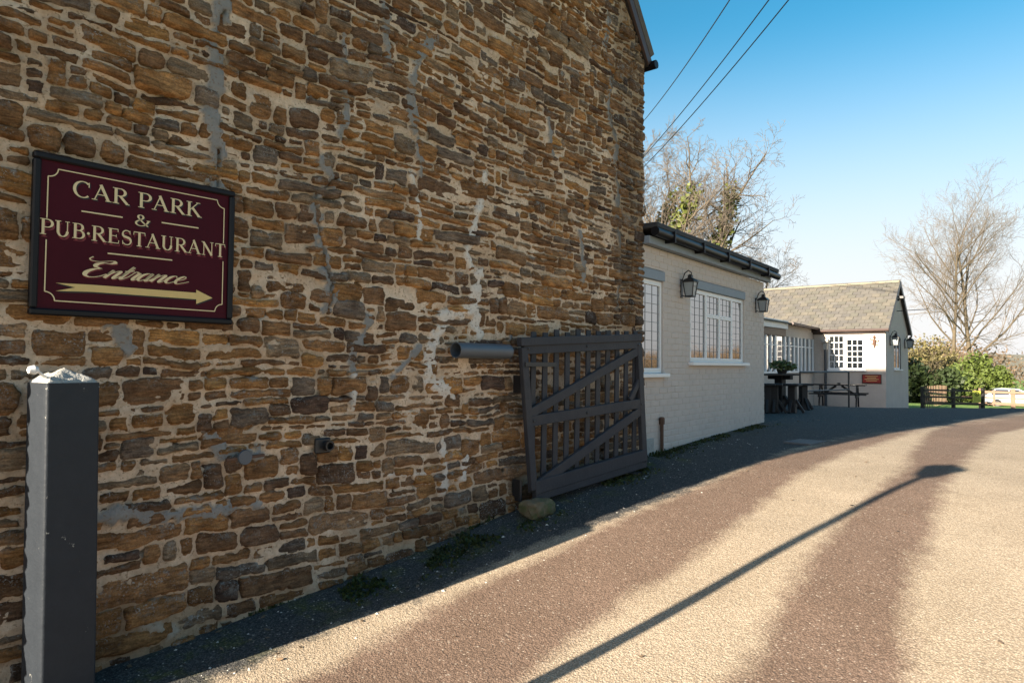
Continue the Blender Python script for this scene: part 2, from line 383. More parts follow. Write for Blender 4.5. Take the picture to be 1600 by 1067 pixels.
WHITE = [streak([(640, 262), (650, 310), (655, 340), (652, 376)], .026), streak([(756, 275), (750, 311), (742, 346), (731, 378), (728, 396), (735, 420)], .028),
         streak([(748, 430), (738, 475), (694, 498), (674, 540), (666, 592), (702, 612)], .055), streak([(738, 470), (745, 520)], .05), streak([(690, 690), (694, 735), (690, 770)], .03),
         streak([(728, 712), (722, 745)], .03), streak([(600, 740), (640, 742), (690, 735)], .018), streak([(215, 968), (260, 985)], .035), streak([(550, 590), (552, 630)], .025)]
def smask(u, z, S, soft):
    m = np.zeros(len(u))
    near = np.ones(len(u), bool)
    for s in S:
        d, wd = polydist(np.stack([u, z], 1), s)
        wob = 1+1.5*vn(u*11, z*11, 5)+1.3*vn(u*33, z*33, 6)
        m = np.maximum(m, np.clip((wd*wob-d)/soft+.5, 0, 1))
    return m
def mortar_h(u, z):
    """how far the mortar face stands out of the wall plane"""
    return .002+.016*fbm(u*2.6, z*2.6, 21, 2)+.015*fbm(u*13, z*15, 31, 3)+kick(u, z)
# mortar sheet
st = .0145
us = np.arange(UL, UR+st/2, st); us[-1] = UR; zs = np.arange(-.15, RIDGE+.05, st)
U_, Z_ = np.meshgrid(us, zs, indexing='ij'); keepv = Z_ <= verge(U_)+.02
uf, zf = U_.ravel(), Z_.ravel()
gm = smask(uf, zf, [[(a, b, c*1.35) for a, b, c in q] for q in GREY], .012); wm = smask(uf, zf, WHITE, .03)
hm = mortar_h(uf, zf)+gm*.019+wm*.017
crk = np.zeros(len(uf))
for s in (GREY[0], GREY[2], GREY[6]):
    d, _ = polydist(np.stack([uf+.022*vn(zf*9, zf*0, 77)+.012*vn(zf*30, zf*0, 78)-.012, zf], 1), s); crk = np.maximum(crk, np.clip((.009-d)/.005, 0, 1)*(vn(zf*3.1, uf*0, 79) > -.22))
hm = hm-.05*crk-.032*np.clip((fbm(uf*7, zf*19, 99, 2)-.40)/.08, 0, 1)*(1-np.maximum(gm, wm))
ur = uf+np.where(U_.ravel() >= UR-1e-6, .02*fbm(zf*5, zf*0+3, 41)+.012*vn(zf*19, zf*0, 42), 0)
V = np.stack([ur, -hm, zf], 1); nU, nZ = U_.shape
i = (np.arange(nU-1)[:, None]*nZ+np.arange(nZ-1)[None]).ravel()
Fc = np.stack([i, i+nZ, i+nZ+1, i+1], 1)
kf = keepv.ravel()[Fc].all(1); Fc = Fc[kf]
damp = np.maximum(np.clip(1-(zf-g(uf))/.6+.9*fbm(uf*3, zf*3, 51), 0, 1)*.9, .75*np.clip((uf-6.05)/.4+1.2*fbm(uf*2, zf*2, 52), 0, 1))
# returns at the far corner
e0 = len(V); last = (nU-1)*nZ+np.arange(nZ); ret = V[last].copy(); ret[:, 1] = .22; V2 = np.vstack([V, ret])
kk = keepv[-1]; rf = [[last[k], e0+k, e0+k+1, last[k+1]] for k in range(nZ-1) if kk[k] and kk[k+1]]
Fc = np.vstack([Fc, np.array(rf)])
pad = lambda a: np.concatenate([a, a[last]])
used = np.unique(Fc); remap = -np.ones(len(V2), int); remap[used] = np.arange(len(used))
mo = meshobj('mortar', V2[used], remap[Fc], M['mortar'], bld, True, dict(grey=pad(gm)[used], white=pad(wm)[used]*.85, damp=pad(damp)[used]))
# stones
PAL = np.array([2.10, 2.04, 2.25])*np.array([(.225, .125, .048), (.185, .105, .045), (.135, .080, .040), (.105, .066, .038), (.070, .048, .034), (.155, .115, .070), (.27, .150, .052), (.12, .095, .068), (.20, .130, .068)])
PW = np.array([.22, .24, .18, .10, .025, .11, .04, .05, .06])
cells = []
zc = -.12; blocked = []
while zc < RIDGE:
    h = random.choice([.046, .056, .066, .076, .088, .105, .13])*(1.2 if zc < .9 else 1) * random.uniform(.9, 1.1); x = UL-.02+random.uniform(-.1, 0); nb = []
    while x < UR:
        hit = [b for b in blocked if b[0] <= x+.01 < b[1]]
        if hit: x = hit[0][1]; continue
        wst = min(.50, max(.09, random.lognormvariate(math.log(.20), .52)*(.75+h*3)))
        nxt = [b[0] for b in blocked if b[0] > x]
        lim = min(nxt) if nxt else 99
        if x+wst > lim-.07: wst = lim-x
        if x+wst > UR-.07: wst = UR-x+.004
        r = random.random(); hh = h
        if r < .15 and h < .09: hh = h+random.choice([.055, .07]); nb.append((x, x+wst, hh-h)); cells.append((x, zc, wst, hh))
        elif r < .24 and h > .085:
            k = random.uniform(.35, .65); x2 = 0
            for (zz, h2) in ((zc, h*k), (zc+h*k, h*(1-k))):
                if random.random() < .45 and wst > .24:
                    q = random.uniform(.35, .65); cells.append((x, zz, wst*q, h2)); cells.append((x+wst*q, zz, wst*(1-q), h2))
                else: cells.append((x, zz, wst, h2))
        else: cells.append((x, zc, wst, hh))
        x += wst
    # a tall stone blocks its span in the next course
    blocked = [(a, b) for a, b, e in nb if e > .04]; zc += h
def course_warp(u, z): return z+.06*fbm(u*.9, z*1.6, 61, 2)+.030*vn(u*3.3, z*5, 62)+.010*vn(u*9, z*9, 63)
stones = []
for (x, z0, cw, chh) in cells:
    xm, zm = x+cw/2, z0+chh/2
    if zm > verge(np.array([xm]))[0]+.02 or zm < g(xm)-.12: continue
    d = np.array([xm, 0, zm])-CAM; wd = d@FW; px, py = (800+F*(d@RT)/wd, 533.5-F*(d@UP)/wd) if wd > .3 else (-999, -999)
    inf = -120 < px < 1050 and -120 < py < 1100
    if not inf and random.random() < .02: continue
    res = .0115 if inf else .045
    jx, jz = random.uniform(.0, .009), random.uniform(-.001, .006)
    if x+cw >= UR-.01: jxr = -.012
    else: jxr = jx
    nx = max(4, int(cw/res)); nz = max(3, int(chh/res))
    s, t = np.meshgrid(np.linspace(0, 1, nx+1), np.linspace(0, 1, nz+1), indexing='ij'); s = s.ravel(); t = t.ravel()
    sl = random.uniform(-.014, .014); sr = random.uniform(-.014, .014)
    uu = x+s*cw+(t-.5)*2*(sl*(1-s)+(sr if x+cw < UR-.01 else 0)*s); zz = z0+t*chh
    # distance inside an uneven rounded outline
    a = uu-(x+jx); b = (x+cw-jxr)-uu; c = zz-(z0+jz); e = (z0+chh-jz)-zz
    rr = random.uniform(.08, .36)*min(cw, chh)
    dx = np.minimum(a, b); dz = np.minimum(c, e)
    ins = np.where((dx < rr) & (dz < rr), rr-np.hypot(rr-dx, rr-dz), np.minimum(dx, dz))
    sd = random.randrange(9999)
    ins = ins+.019*fbm(uu*8, zz*13, sd, 2)+.012*fbm(uu*36, zz*50, sd+5, 2)
    proud = random.uniform(.008, .033)
    prof = np.clip(ins/.013, -1.6, 1); prof = np.where(prof > 0, np.sin(np.clip(prof, 0, 1)*math.pi/2), prof*1.3)
    tilt = random.uniform(-.06, .06)*(uu-xm)+random.uniform(-.10, .10)*(zz-zm)
    hgt = -.012+prof*(.012+proud)+(tilt+.013*fbm(uu*5, zz*30, sd+9, 3)+.009*fbm(uu*26, zz*55, sd+3, 2))*np.clip(prof+.3, 0, 1)
    if random.random() < .3: hgt += np.where(zz > z0+chh*random.uniform(.4, .7), -.007, .003)*np.clip(prof, 0, 1)
    hgt = np.maximum(hgt, -.035)
    zz2 = course_warp(uu, zz)
    hgt = hgt+kick(uu, zz2)
    ii = (np.arange(nx)[:, None]*(nz+1)+np.arange(nz)[None]).ravel()
    Fq = np.stack([ii, ii+nz+1, ii+nz+2, ii+1], 1)
    col = PAL[RNG.choice(len(PAL), p=PW/PW.sum())]*random.uniform(.82, 1.18)
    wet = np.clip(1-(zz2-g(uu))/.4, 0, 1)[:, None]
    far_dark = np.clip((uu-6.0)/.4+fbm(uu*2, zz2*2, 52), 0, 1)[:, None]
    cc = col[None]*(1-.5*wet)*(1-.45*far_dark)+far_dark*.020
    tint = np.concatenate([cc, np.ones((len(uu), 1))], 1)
    lich = np.clip(random.choice([.1, .3, .5, .8])+1.3*(t-.5)+.3*far_dark[:, 0], 0, 1)
    area = 0
    if inf and -20 < px < 1010 and -20 < py < 1067: area = cw*chh/(wd*wd)
    stones.append((area, np.stack([uu, -hgt, zz2], 1), Fq, tint, lich))
stones.sort(key=lambda q: -q[0])
for k, (ar, Vs, Fs, ti, li) in enumerate(stones[:300]):
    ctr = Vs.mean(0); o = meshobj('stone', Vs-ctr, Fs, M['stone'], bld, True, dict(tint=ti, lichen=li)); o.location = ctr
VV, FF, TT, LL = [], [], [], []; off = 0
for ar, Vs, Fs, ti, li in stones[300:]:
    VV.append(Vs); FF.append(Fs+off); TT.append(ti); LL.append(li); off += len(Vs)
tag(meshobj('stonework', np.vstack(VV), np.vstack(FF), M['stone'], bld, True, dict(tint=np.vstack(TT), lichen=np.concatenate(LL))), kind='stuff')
# body, roof, verge boards, gutter
V = []; prof = [(UL+.02, -.3), (UR-.03, -.3), (UR-.03, EAVE-.02), (UM, RIDGE-.06), (UL+.02, EAVE-.02)]
for y in (.06, DEPTH):
    V += [(a, y, b) for a, b in prof]
core = meshobj('wall_body', V, [(0, 1, 2, 3, 4), (9, 8, 7, 6, 5)]+[(k, (k+1) % 5+0, (k+1) % 5+5, k+5) for k in range(5)], M['mortar'], bld, False, dict(grey=np.zeros(10), white=np.zeros(10), damp=np.zeros(10)))
OV = .07
for sgn, ue in ((-1, UL), (1, UR)):
    eu = ue+sgn*.06; ez = EAVE-.06*TANR
    n = Vector((sgn*TANR, 0, 1)).normalized()*.10
    A, B = Vector((eu, -OV, ez+.09)), Vector((UM, -OV, RIDGE+.09)); C2, D2 = Vector((UM, DEPTH+.2, RIDGE+.09)), Vector((eu, DEPTH+.2, ez+.09))
    q = [A, B, C2, D2]; meshobj('roof_slope', [p[:] for p in q]+[(p+n)[:] for p in q], [(0, 1, 2, 3), (7, 6, 5, 4), (0, 4, 5, 1), (1, 5, 6, 2), (2, 6, 7, 3), (3, 7, 4, 0)], M['roofstone'], bld)
    m = MB(); m.beam((eu, -OV+.02, ez+.02), (UM, -OV+.02, RIDGE+.02), .10, .03, .003, side=(0, 1, 0)); m.build('bargeboard', M['brown'], bld)
    m = MB(); m.beam((eu-sgn*.02, -.01, ez-.02), (UM, -.01, RIDGE-.02), .02, .08, 0, side=(0, 1, 0)); m.build('soffit', M['timber'], bld)
m = MB(); gx, gz = UR+.10, EAVE-.07
m.tube([(gx, -.12, gz), (gx, DEPTH, gz)], .05, 10); m.build('gutter', M['black'], bld, True)

# ================================================================== brick wing
WA = math.radians(2.8); WO = np.array([6.93, .01, 0]); WD = np.array([math.cos(WA), math.sin(WA), 0]); WN = np.array([math.sin(WA), -math.cos(WA), 0])
def wing(px, py, out=0):
    p = on_plane(px, py, WO+WN*out, WN); return (p-WO)@WD, p[2]
wg = empty('brick_wing', WO, WA, 'single storey taupe painted brick wing with black gutter beside the stone gable', 'building')
# local: x along, -y out, z up
WL = wing(1193.5, 560)[0]; WT = 2.99
w1 = (wing(998, 500)[0]-.02, wing(1036, 500)[0], wing(1030, 583)[1], wing(1020, 437)[1])
w2 = (wing(1078, 500)[0], wing(1162.5, 500)[0], wing(1120, 566)[1], wing(1120, 459)[1])
holes = [(w1[0], w1[1], w1[2]-.05, w1[3]+.13), (w2[0], w2[1], w2[2]-.04, w2[3]+.13)]
xsplit = sorted({0, WL}|{h[0] for h in holes}|{h[1] for h in holes}); zsplit = sorted({-.2, WT}|{h[2] for h in holes}|{h[3] for h in holes})
m = MB()
for xa, xb in zip(xsplit[:-1], xsplit[1:]):
    for za, zb in zip(zsplit[:-1], zsplit[1:]):
        xm, zm = (xa+xb)/2, (za+zb)/2
        if any(h[0] < xm < h[1] and h[2] < zm < h[3] for h in holes): continue
        m.add([(xa, 0, za), (xb, 0, za), (xb, 0, zb), (xa, 0, zb)], [(0, 1, 2, 3)])
for h in holes:
    a, b, c, d = h
    for q in ([(a, 0, c), (a, .3, c), (a, .3, d), (a, 0, d)], [(b, 0, c), (b, 0, d), (b, .3, d), (b, .3, c)], [(a, 0, d), (a, .3, d), (b, .3, d), (b, 0, d)], [(a, 0, c), (b, 0, c), (b, .3, c), (a, .3, c)]): m.add(q, [(0, 1, 2, 3)])
m.add([(WL, 0, -.2), (WL, 5.5, -.2), (WL, 5.5, WT), (WL, 0, WT)], [(0, 1, 2, 3)]); m.add([(0, 5.5, -.2), (WL, 5.5, -.2), (WL, 5.5, WT), (0, 5.5, WT)], [(3, 2, 1, 0)])
m.build('wall', M['paint'], wg)
part('room_back', M['interior'], wg, ((0.02, 2.4, .2), (WL-.1, 2.5, WT-.1)))
bricks = []; row = 0; zb = .36
while zb < WT-.02:
    x = -.1125*(row % 2)-.003; 
    while x < WL:
        a, b, c, d = max(x+.005, .0), min(x+.220, WL-.001), zb+.005, min(zb+.070, WT-.01)
        segs = [(a, b)]
        for h in holes:
            if c < h[3] and d > h[2]:
                ns = []
                for s0, s1 in segs:
                    if s1 <= h[0] or s0 >= h[1]: ns.append((s0, s1)); continue
                    if s0 < h[0]: ns.append((s0, h[0]))
                    if s1 > h[1]: ns.append((h[1], s1))
                segs = ns
        for s0, s1 in segs:
            if s1-s0 > .03 and d-c > .02: bricks.append((s0, s1, c, d))
        x += .225
    zb += .075; row += 1
bricks.sort(key=lambda b: b[0]-.2*(b[1]-b[0])); shared = {}; rest = MB()
for k, (a, b, c, d) in enumerate(bricks):
    dep = random.uniform(.0035, .0065)
    if k < 300:
        key = (round(b-a, 3), round(d-c, 3), random.randrange(3))
        if key not in shared:
            L, H = (b-a)/2, (d-c)/2; e = .004+.001*key[2]; y = -.0045-.0008*key[2]
            me = bpy.data.meshes.new('brick'); me.from_pydata([(-L, .002, -H), (L, .002, -H), (L, .002, H), (-L, .002, H), (-L+e, y, -H+e), (L-e, y, -H+e*1.2), (L-e, y, H-e), (-L+e*1.3, y, H-e)], [], [(4, 5, 6, 7), (0, 1, 5, 4), (1, 2, 6, 5), (2, 3, 7, 6), (3, 0, 4, 7)]); me.materials.append(M['paint']); shared[key] = me
        o = link(bpy.data.objects.new('brick', shared[key]), wg); o.location = ((a+b)/2, random.uniform(-.0012, .0012), (c+d)/2)
    else:
        e = .004; rest.add([(a, .002, c), (b, .002, c), (b, .002, d), (a, .002, d), (a+e, -dep, c+e), (b-e, -dep, c+e), (b-e, -dep, d-e), (a+e, -dep, d-e)], [(4, 5, 6, 7), (0, 1, 5, 4), (1, 2, 6, 5), (2, 3, 7, 6), (3, 0, 4, 7)])
tag(rest.build('brickwork', M['paint'], wg), kind='stuff')
def pane(parent, x0, x1, z0, z1, y, nx, nz, lead=True):
    p = MB().add([(x0, y, z0), (x1, y, z0), (x1, y, z1), (x0, y, z1)], [(0, 1, 2, 3)]).build('pane', M['glass'], parent)
    if lead:
        m = MB()
        for k in range(1, nx): xx = x0+(x1-x0)*k/nx; m.box((xx-.0025, y-.004, z0), (xx+.0025, y-.001, z1))
        for k in range(1, nz): zz = z0+(z1-z0)*k/nz; m.box((x0, y-.0055, zz-.0025), (x1, y-.0015, zz+.0025))
        m.build('leading', M['lead'], parent)
    return p
def window(parent, x0, x1, z0, z1, layout, y=.02, fr=.05, lead=True, sill=True, lintel=.12, sill_over=.05):
    """layout: list of (fx0,fx1,fz0,fz1,nx,nz) fractions of the opening"""
    wn = empty('window', (0, 0, 0)); wn.parent = parent
    m = MB(); m.box((x0, y, z0), (x0+fr, y+.06, z1), .003); m.box((x1-fr, y, z0), (x1, y+.06, z1), .003); m.box((x0+fr, y, z1-fr), (x1-fr, y+.06, z1), .003); m.box((x0+fr, y, z0), (x1-fr, y+.06, z0+fr), .003)
    m.build('frame', M['white'], wn)
    for fx0, fx1, fz0, fz1, nx, nz in layout:
        a, b = x0+fx0*(x1-x0), x0+fx1*(x1-x0); c, d = z0+fz0*(z1-z0), z0+fz1*(z1-z0); s = .028
        m = MB(); m.box((a, y-.008, c), (a+s, y+.03, d), .003); m.box((b-s, y-.008, c), (b, y+.03, d), .003); m.box((a+s, y-.008, d-s), (b-s, y+.03, d), .003); m.box((a+s, y-.008, c), (b-s, y+.03, c+s), .003)
        m.build('casement', M['white'], wn); pane(wn, a+s, b-s, c+s, d-s, y+.012, nx, nz, lead)
    if sill: part('sill', M['white'], wn, ((x0-sill_over, -.075, z0-.048), (x1+sill_over, y+.05, z0-.002)), ch=.006)
    if lintel: part('lintel', M['lintel'], wn, ((x0-.01, -.018, z1+.004), (x1+.02, .05, z1+lintel)), ch=.004)
    return wn
window(wg, *w1, [(.05, .95, .03, .97, 3, 9)])
window(wg, *w2, [(.02, .28, .03, .97, 3, 9), (.28, .52, .66, .97, 3, 3), (.52, .76, .66, .97, 3, 3), (.28, .52, .03, .66, 3, 6), (.52, .76, .03, .66, 3, 6), (.76, .98, .03, .97, 2, 9)])
part('curtain', M['curtain'], wg, ((w2[0]-.1, .8, .9), (w2[0]+.4, .83, 2.8)), ((w2[1]-.3, .8, .9), (w2[1]+.2, .83, 2.8)))
part('fascia', M['lintel'], wg, ((-.02, -.10, WT+.0), (WL+.06, -.012, WT+.09)), ch=.004)
m = MB(); m.tube([(-.02, -.17, WT+.13), (WL+.22, -.17, WT+.11)], .052, 12); m.build('gutter', M['black'], wg, True)
for x in np.arange(.4, WL, .9): m = MB(); m.box((x-.012, -.235, WT+.05), (x+.012, -.10, WT+.185), .003); m.build('gutter_bracket', M['black'], wg)
m = MB(); m.box((-.02, -.20, WT+.17), (WL+.18, 5.6, WT+.235), .01); m.build('roof', M['felt'], wg)
m = MB(); m.tube([(.46, -.035, .15), (.46, -.035, .92)], .022, 8); m.lathe([(.034, .9), (.036, .97), (.02, .985)], (.46, -.035, 0), 8); m.build('vent_pipe', M['rust'], wg, True)
part('plinth', M['cement'], wg, ((.02, -.03, .2), (.26, .0, g(7.1)+.20)), ch=.006)

# ---- carriage lanterns
def lantern(loc, rz, label, sc=1.0):
    e = empty('wall_lantern', loc, rz, label, 'lantern', 'carriage lanterns on the pub walls'); e.scale = (sc,)*3
    part('backplate', M['iron'], e, ((-.035, -.02, -.18), (.035, .0, .10)), ch=.004)
    m = MB(); m.tube([(0, -.01, .06), (0, -.06, .19), (0, -.12, .23), (0, -.17, .19), (0, -.17, .13)], .009, 6); m.tube([(0, -.01, -.14), (0, -.08, -.17), (0, -.13, -.15)], .008, 6); m.build('arm', M['iron'], e, True)
    m = MB(); y0 = -.15
    for sx in (-1, 1):
        for sy in (-1, 1): m.beam((sx*.055, y0+sy*.055, -.16), (sx*.082, y0+sy*.082, .05), .012, .012)
    m.box((-.064, y0-.064, -.175), (.064, y0+.064, -.155), .003); m.box((-.094, y0-.094, .045), (.094, y0+.094, .06), .003)
    m.box((-.079, y0-.079, -.02), (.079, y0-.070, -.012)); m.box((-.079, y0+.070, -.02), (.079, y0+.079, -.012)); m.build('cage', M['iron'], e)
    m = MB(); V = [(sx*.053, y0+sy*.053, -.155) for sx, sy in ((-1, -1), (1, -1), (1, 1), (-1, 1))]+[(sx*.076, y0+sy*.076, .046) for sx, sy in ((-1, -1), (1, -1), (1, 1), (-1, 1))]
    m.add(V, [(0, 1, 5, 4), (1, 2, 6, 5), (2, 3, 7, 6), (3, 0, 4, 7)]); m.build('glass', M['lampglass'], e)
    m = MB(); m.lathe([(.135, .06), (.09, .095), (.045, .115), (.04, .145), (.05, .15), (.012, .17)], (0, y0, 0), 4, M=Matrix.Rotation(math.pi/4, 4, 'Z')); m.build('cap', M['iron'], e)
    return e
def wing_pt(px, py): 
    s, z = wing(px, py); return WO+WD*s+np.array([0, 0, z])
lantern(wing_pt(1064, 447), WA, 'black carriage lantern between the two white windows of the brick wing', .84)
lantern(wing_pt(1180.5, 474), WA, 'black carriage lantern at the right end of the brick wing', .84)

# ================================================================== far building
FU = 27.0; FY = 1.57; FE = 2.98; FR = 4.78; FUR = 30.95; FM = (FU+FUR)/2; FL = 8.5
fb = empty('pub_building', (FU, FY, 0), 0, 'low cream pub building with lichened slate roof at the end of the drive', 'building')
# local: x = depth along u, y = to the left, z up
L = FUR-FU
zg = g(29)-.5
wz0, wz1 = on_plane(1320, 577, (FU, 0, 0), (1, 0, 0))[2], on_plane(1320, 523, (FU, 0, 0), (1, 0, 0))[2]
def fx(px): return on_plane(px, 577, (FU, 0, 0), (1, 0, 0))[1]-FY
hy = [(fx(1350), fx(1321)), (fx(1319.5), fx(1294))]
hole = (min(hy[0][0], hy[1][0]), max(hy[1][1], hy[0][1]), wz0, wz1)
def ffx(px, py): p = on_wall(px, py, -FY); return p[0]-FU, p[2]
gw = (ffx(1397, 560)[0], ffx(1407.5, 560)[0], ffx(1400, 577)[1], ffx(1400, 528)[1])
m = MB()
ysp = [0, hole[0], hole[1], FL]; zsp = [zg, hole[2], hole[3], FE]
for a, b in zip(ysp[:-1], ysp[1:]):
    for c, d in zip(zsp[:-1], zsp[1:]):
        if a == hole[0] and c == hole[2]: continue
        m.add([(0, a, c), (0, b, c), (0, b, d), (0, a, d)], [(3, 2, 1, 0)])
m.add([(.2, hole[0], hole[2]), (.2, hole[1], hole[2]), (.2, hole[1], hole[3]), (.2, hole[0], hole[3])], [(3, 2, 1, 0)])
for q in ([(0, hole[0], hole[2]), (.2, hole[0], hole[2]), (.2, hole[0], hole[3]), (0, hole[0], hole[3])], [(0, hole[1], hole[2]), (0, hole[1], hole[3]), (.2, hole[1], hole[3]), (.2, hole[1], hole[2])], [(0, hole[0], hole[3]), (.2, hole[0], hole[3]), (.2, hole[1], hole[3]), (0, hole[1], hole[3])]): m.add(q, [(0, 1, 2, 3)])
# gable wall with window hole
xs_ = [0, gw[0], gw[1], L]; zs_ = [zg, gw[2], gw[3], FE]
for a, b in zip(xs_[:-1], xs_[1:]):
    for c, d in zip(zs_[:-1], zs_[1:]):
        if a == gw[0] and c == gw[2]: continue
        m.add([(a, 0, c), (b, 0, c), (b, 0, d), (a, 0, d)], [(0, 1, 2, 3)])
m.add([(0, 0, FE), (L, 0, FE), (L/2, 0, FR)], [(0, 1, 2)])
m.add([(L, 0, zg), (L, FL, zg), (L, FL, FE), (L, 0, FE)], [(0, 1, 2, 3)])
def m_far():
    t = NT('painted_brick_far'); P = t.n('NewGeometry').outputs['Position']; sp = t.n('SeparateXYZ'); t.set(sp.inputs[0], P)
    cmb = t.n('CombineXYZ'); t.set(cmb.inputs[0], t.math('ADD', sp.outputs[0], sp.outputs[1])); t.set(cmb.inputs[1], sp.outputs[2])
    br = t.n('TexBrick', Vector=cmb.outputs[0], Scale=1.0); br.inputs['Brick Width'].default_value = .225; br.inputs['Row Height'].default_value = .075; br.inputs['Mortar Size'].default_value = .008; br.inputs['Mortar Smooth'].default_value = .3
    c = t.mix(t.noise(3, 4, .6), (.44, .375, .32), (.56, .49, .43))
    return t.out(c, .8, t.bump(br.outputs['Fac'], .6, -.008), Specular_IOR_Level=.3)
M['paint_far'] = m_far()
m.build('wall', M['paint_far'], fb)
# roof slates on battens
ov = .14; pitch = math.atan2(FR-FE, L/2); SL = math.hypot(L/2+ov, (FR-FE)/(L/2)*(L/2+ov))
for sgn in (0, 1):
    x0 = -ov if sgn == 0 else L+ov; ze = FE-ov*math.tan(pitch)
    q = [(x0, -.10, ze+.02), (L/2, -.10, FR+.02), (L/2, FL, FR+.02), (x0, FL, ze+.02)]
    q2 = [(a, b, c+.05) for a, b, c in q]
    meshobj('roof_deck', q+q2, [(0, 1, 2, 3), (7, 6, 5, 4), (0, 4, 5, 1), (1, 5, 6, 2), (2, 6, 7, 3), (3, 7, 4, 0)], M['slate'], fb)
slates = []
rows = 15; ex = SL/rows
for r in range(rows):
    y = -.13
    if r % 2: slates.append((r, y, .5)); y += .14
    while y < FL-.1:
        slates.append((r, y, 1)); y += .28
smes = []
for k in range(4):
    t_ = .012+.003*k; w_ = .134; l_ = ex*1.25
    mm = bpy.data.meshes.new('slate'); mm.from_pydata([(0, -w_, 0), (0, w_, 0), (l_, w_, -.010), (l_, -w_, -.010), (0, -w_, t_), (0, w_, t_), (l_, w_, t_-.012), (l_, -w_, t_-.012)], [], [(4, 5, 6, 7), (0, 1, 5, 4), (1, 2, 6, 5), (2, 3, 7, 6), (3, 0, 4, 7), (3, 2, 1, 0)])
    mm.materials.append(simple('slate_%d' % k, [c*f_ for c, f_ in zip((.10, .093, .082), [(1, 1, 1), (.86, .87, .9), (1.12, 1.09, 1.0), (.94, .96, .9)][k])], .9, .4, 3.5, .6, 30, .01)); smes.append(mm)
slates.sort(key=lambda s: s[1]); srest = MB()
for k, (r, y, hf) in enumerate(slates):
    d0 = r*ex; x = -ov-.02+d0*math.cos(pitch); z = FE-ov*math.tan(pitch)+.075+d0*math.sin(pitch)+.006
    mm = random.choice(smes); Mx = Matrix.Translation((x, y+.14*hf, z+random.uniform(0, .006))) @ Matrix.Rotation(-pitch+random.uniform(-.012, .012), 4, 'Y') @ Matrix.Rotation(random.uniform(-.015, .015), 4, 'Z') @ Matrix.Diagonal((1, hf, 1, 1))
    if k < 300:
        o = link(bpy.data.objects.new('slate', mm), fb); o.matrix_local = Mx
    else: srest.add([(Mx @ v.co)[:] for v in mm.vertices], [list(p.vertices) for p in mm.polygons])
tag(srest.build('slating', M['slate'], fb), kind='stuff')
for k in range(int(FL/.45)):
    m = MB(); a = k*.45-.1
    V = [(L/2+.16*math.sin(q), y, FR+.10-.13*(1-math.cos(q))) for y in (a, a+.445) for q in np.linspace(-1.2, 1.2, 7)]
    m.add(V, [(i, i+1, i+8, i+7) for i in range(6)]+[(0, 1, 2, 3, 4, 5, 6)]); m.build('ridge_tile', M['ridge'], fb)
m = MB(); m.beam((-ov, -.12, FE-ov*math.tan(pitch)), (L/2, -.12, FR), .16, .025, .003); m.beam((L/2, -.12, FR), (L+ov, -.12, FE-ov*math.tan(pitch)), .16, .025, .003); m.build('bargeboard', M['slatey'], fb)
m = MB(); m.tube([(-.17, -.14, FE-.06), (-.17, 2.6, FE-.06)], .055, 8); m.build('gutter', M['brown'], fb, True)
part('eaves_board', M['brown'], fb, ((-.06, 0, FE-.17), (-.005, 2.5, FE-.04)))
# front windows (two casements of small panes) built in a rotated frame
def turned(o): o.rotation_euler = (0, 0, -math.pi/2); return o   # local x = -y
for a, b in hy:
    x0, x1 = -b, -a; z1 = wz1 if a > 1.0 else wz1-.14
    m = MB(); y = .04; fr = .05
    m.box((x0, y, wz0), (x0+fr, y+.05, wz1)); m.box((x1-fr, y, wz0), (x1, y+.05, wz1)); m.box((x0+fr, y, z1-fr), (x1-fr, y+.05, wz1)); m.box((x0+fr, y, wz0), (x1-fr, y+.05, wz0+fr))
    for k in (1, 2): xx = x0+fr+(x1-x0-2*fr)*k/3; m.box((xx-.011, y+.005, wz0+fr), (xx+.011, y+.035, z1-fr))
    for k in (1, 2, 3, 4): zz = wz0+fr+(z1-wz0-2*fr)*k/5; m.box((x0+fr, y+.007, zz-.011), (x1-fr, y+.037, zz+.011))
    fo = turned(m.build('window', M['white'], fb))
    for i3 in range(3):
        for k in range(5):
            xa = x0+fr+(x1-x0-2*fr)*i3/3; xb = x0+fr+(x1-x0-2*fr)*(i3+1)/3; za = wz0+fr+(z1-wz0-2*fr)*k/5; zb_ = wz0+fr+(z1-wz0-2*fr)*(k+1)/5; ty = random.uniform(-.004, .004)
            MB().add([(xa, y+.02+ty, za), (xb, y+.02-ty, za), (xb, y+.02-ty, zb_), (xa, y+.02+ty, zb_)], [(0, 1, 2, 3)]).build('pane', M['glass'], fo)
turned(part('sill', M['white'], fb, ((-hole[1]-.12, -.06, wz0-.07), (-hole[0]+.08, .06, wz0-.002)), ch=.005))
turned(part('window_post', M['white'], fb, ((-hy[1][0], .03, wz0), (-hy[0][1], .10, wz1))))
window(fb, gw[0], gw[1], gw[2], gw[3], [(.03, .5, .03, .97, 2, 4), (.5, .97, .03, .97, 2, 4)], y=.03, lintel=0, lead=False)
# hopper and downpipe
m = MB(); yp = fx(1291); m.tube([(-.10, yp, g(27)), (-.10, yp, FE-.45)], .05, 8); m.build('downpipe', M['slatey'], fb, True)
part('hopper', M['paintp'] if 'paintp' in M else M['cement'], fb, ((-.22, yp-.12, FE-.47), (-.02, yp+.12, FE-.36)), ((-.16, yp-.07, FE-.75), (-.04, yp+.07, FE-.47)))
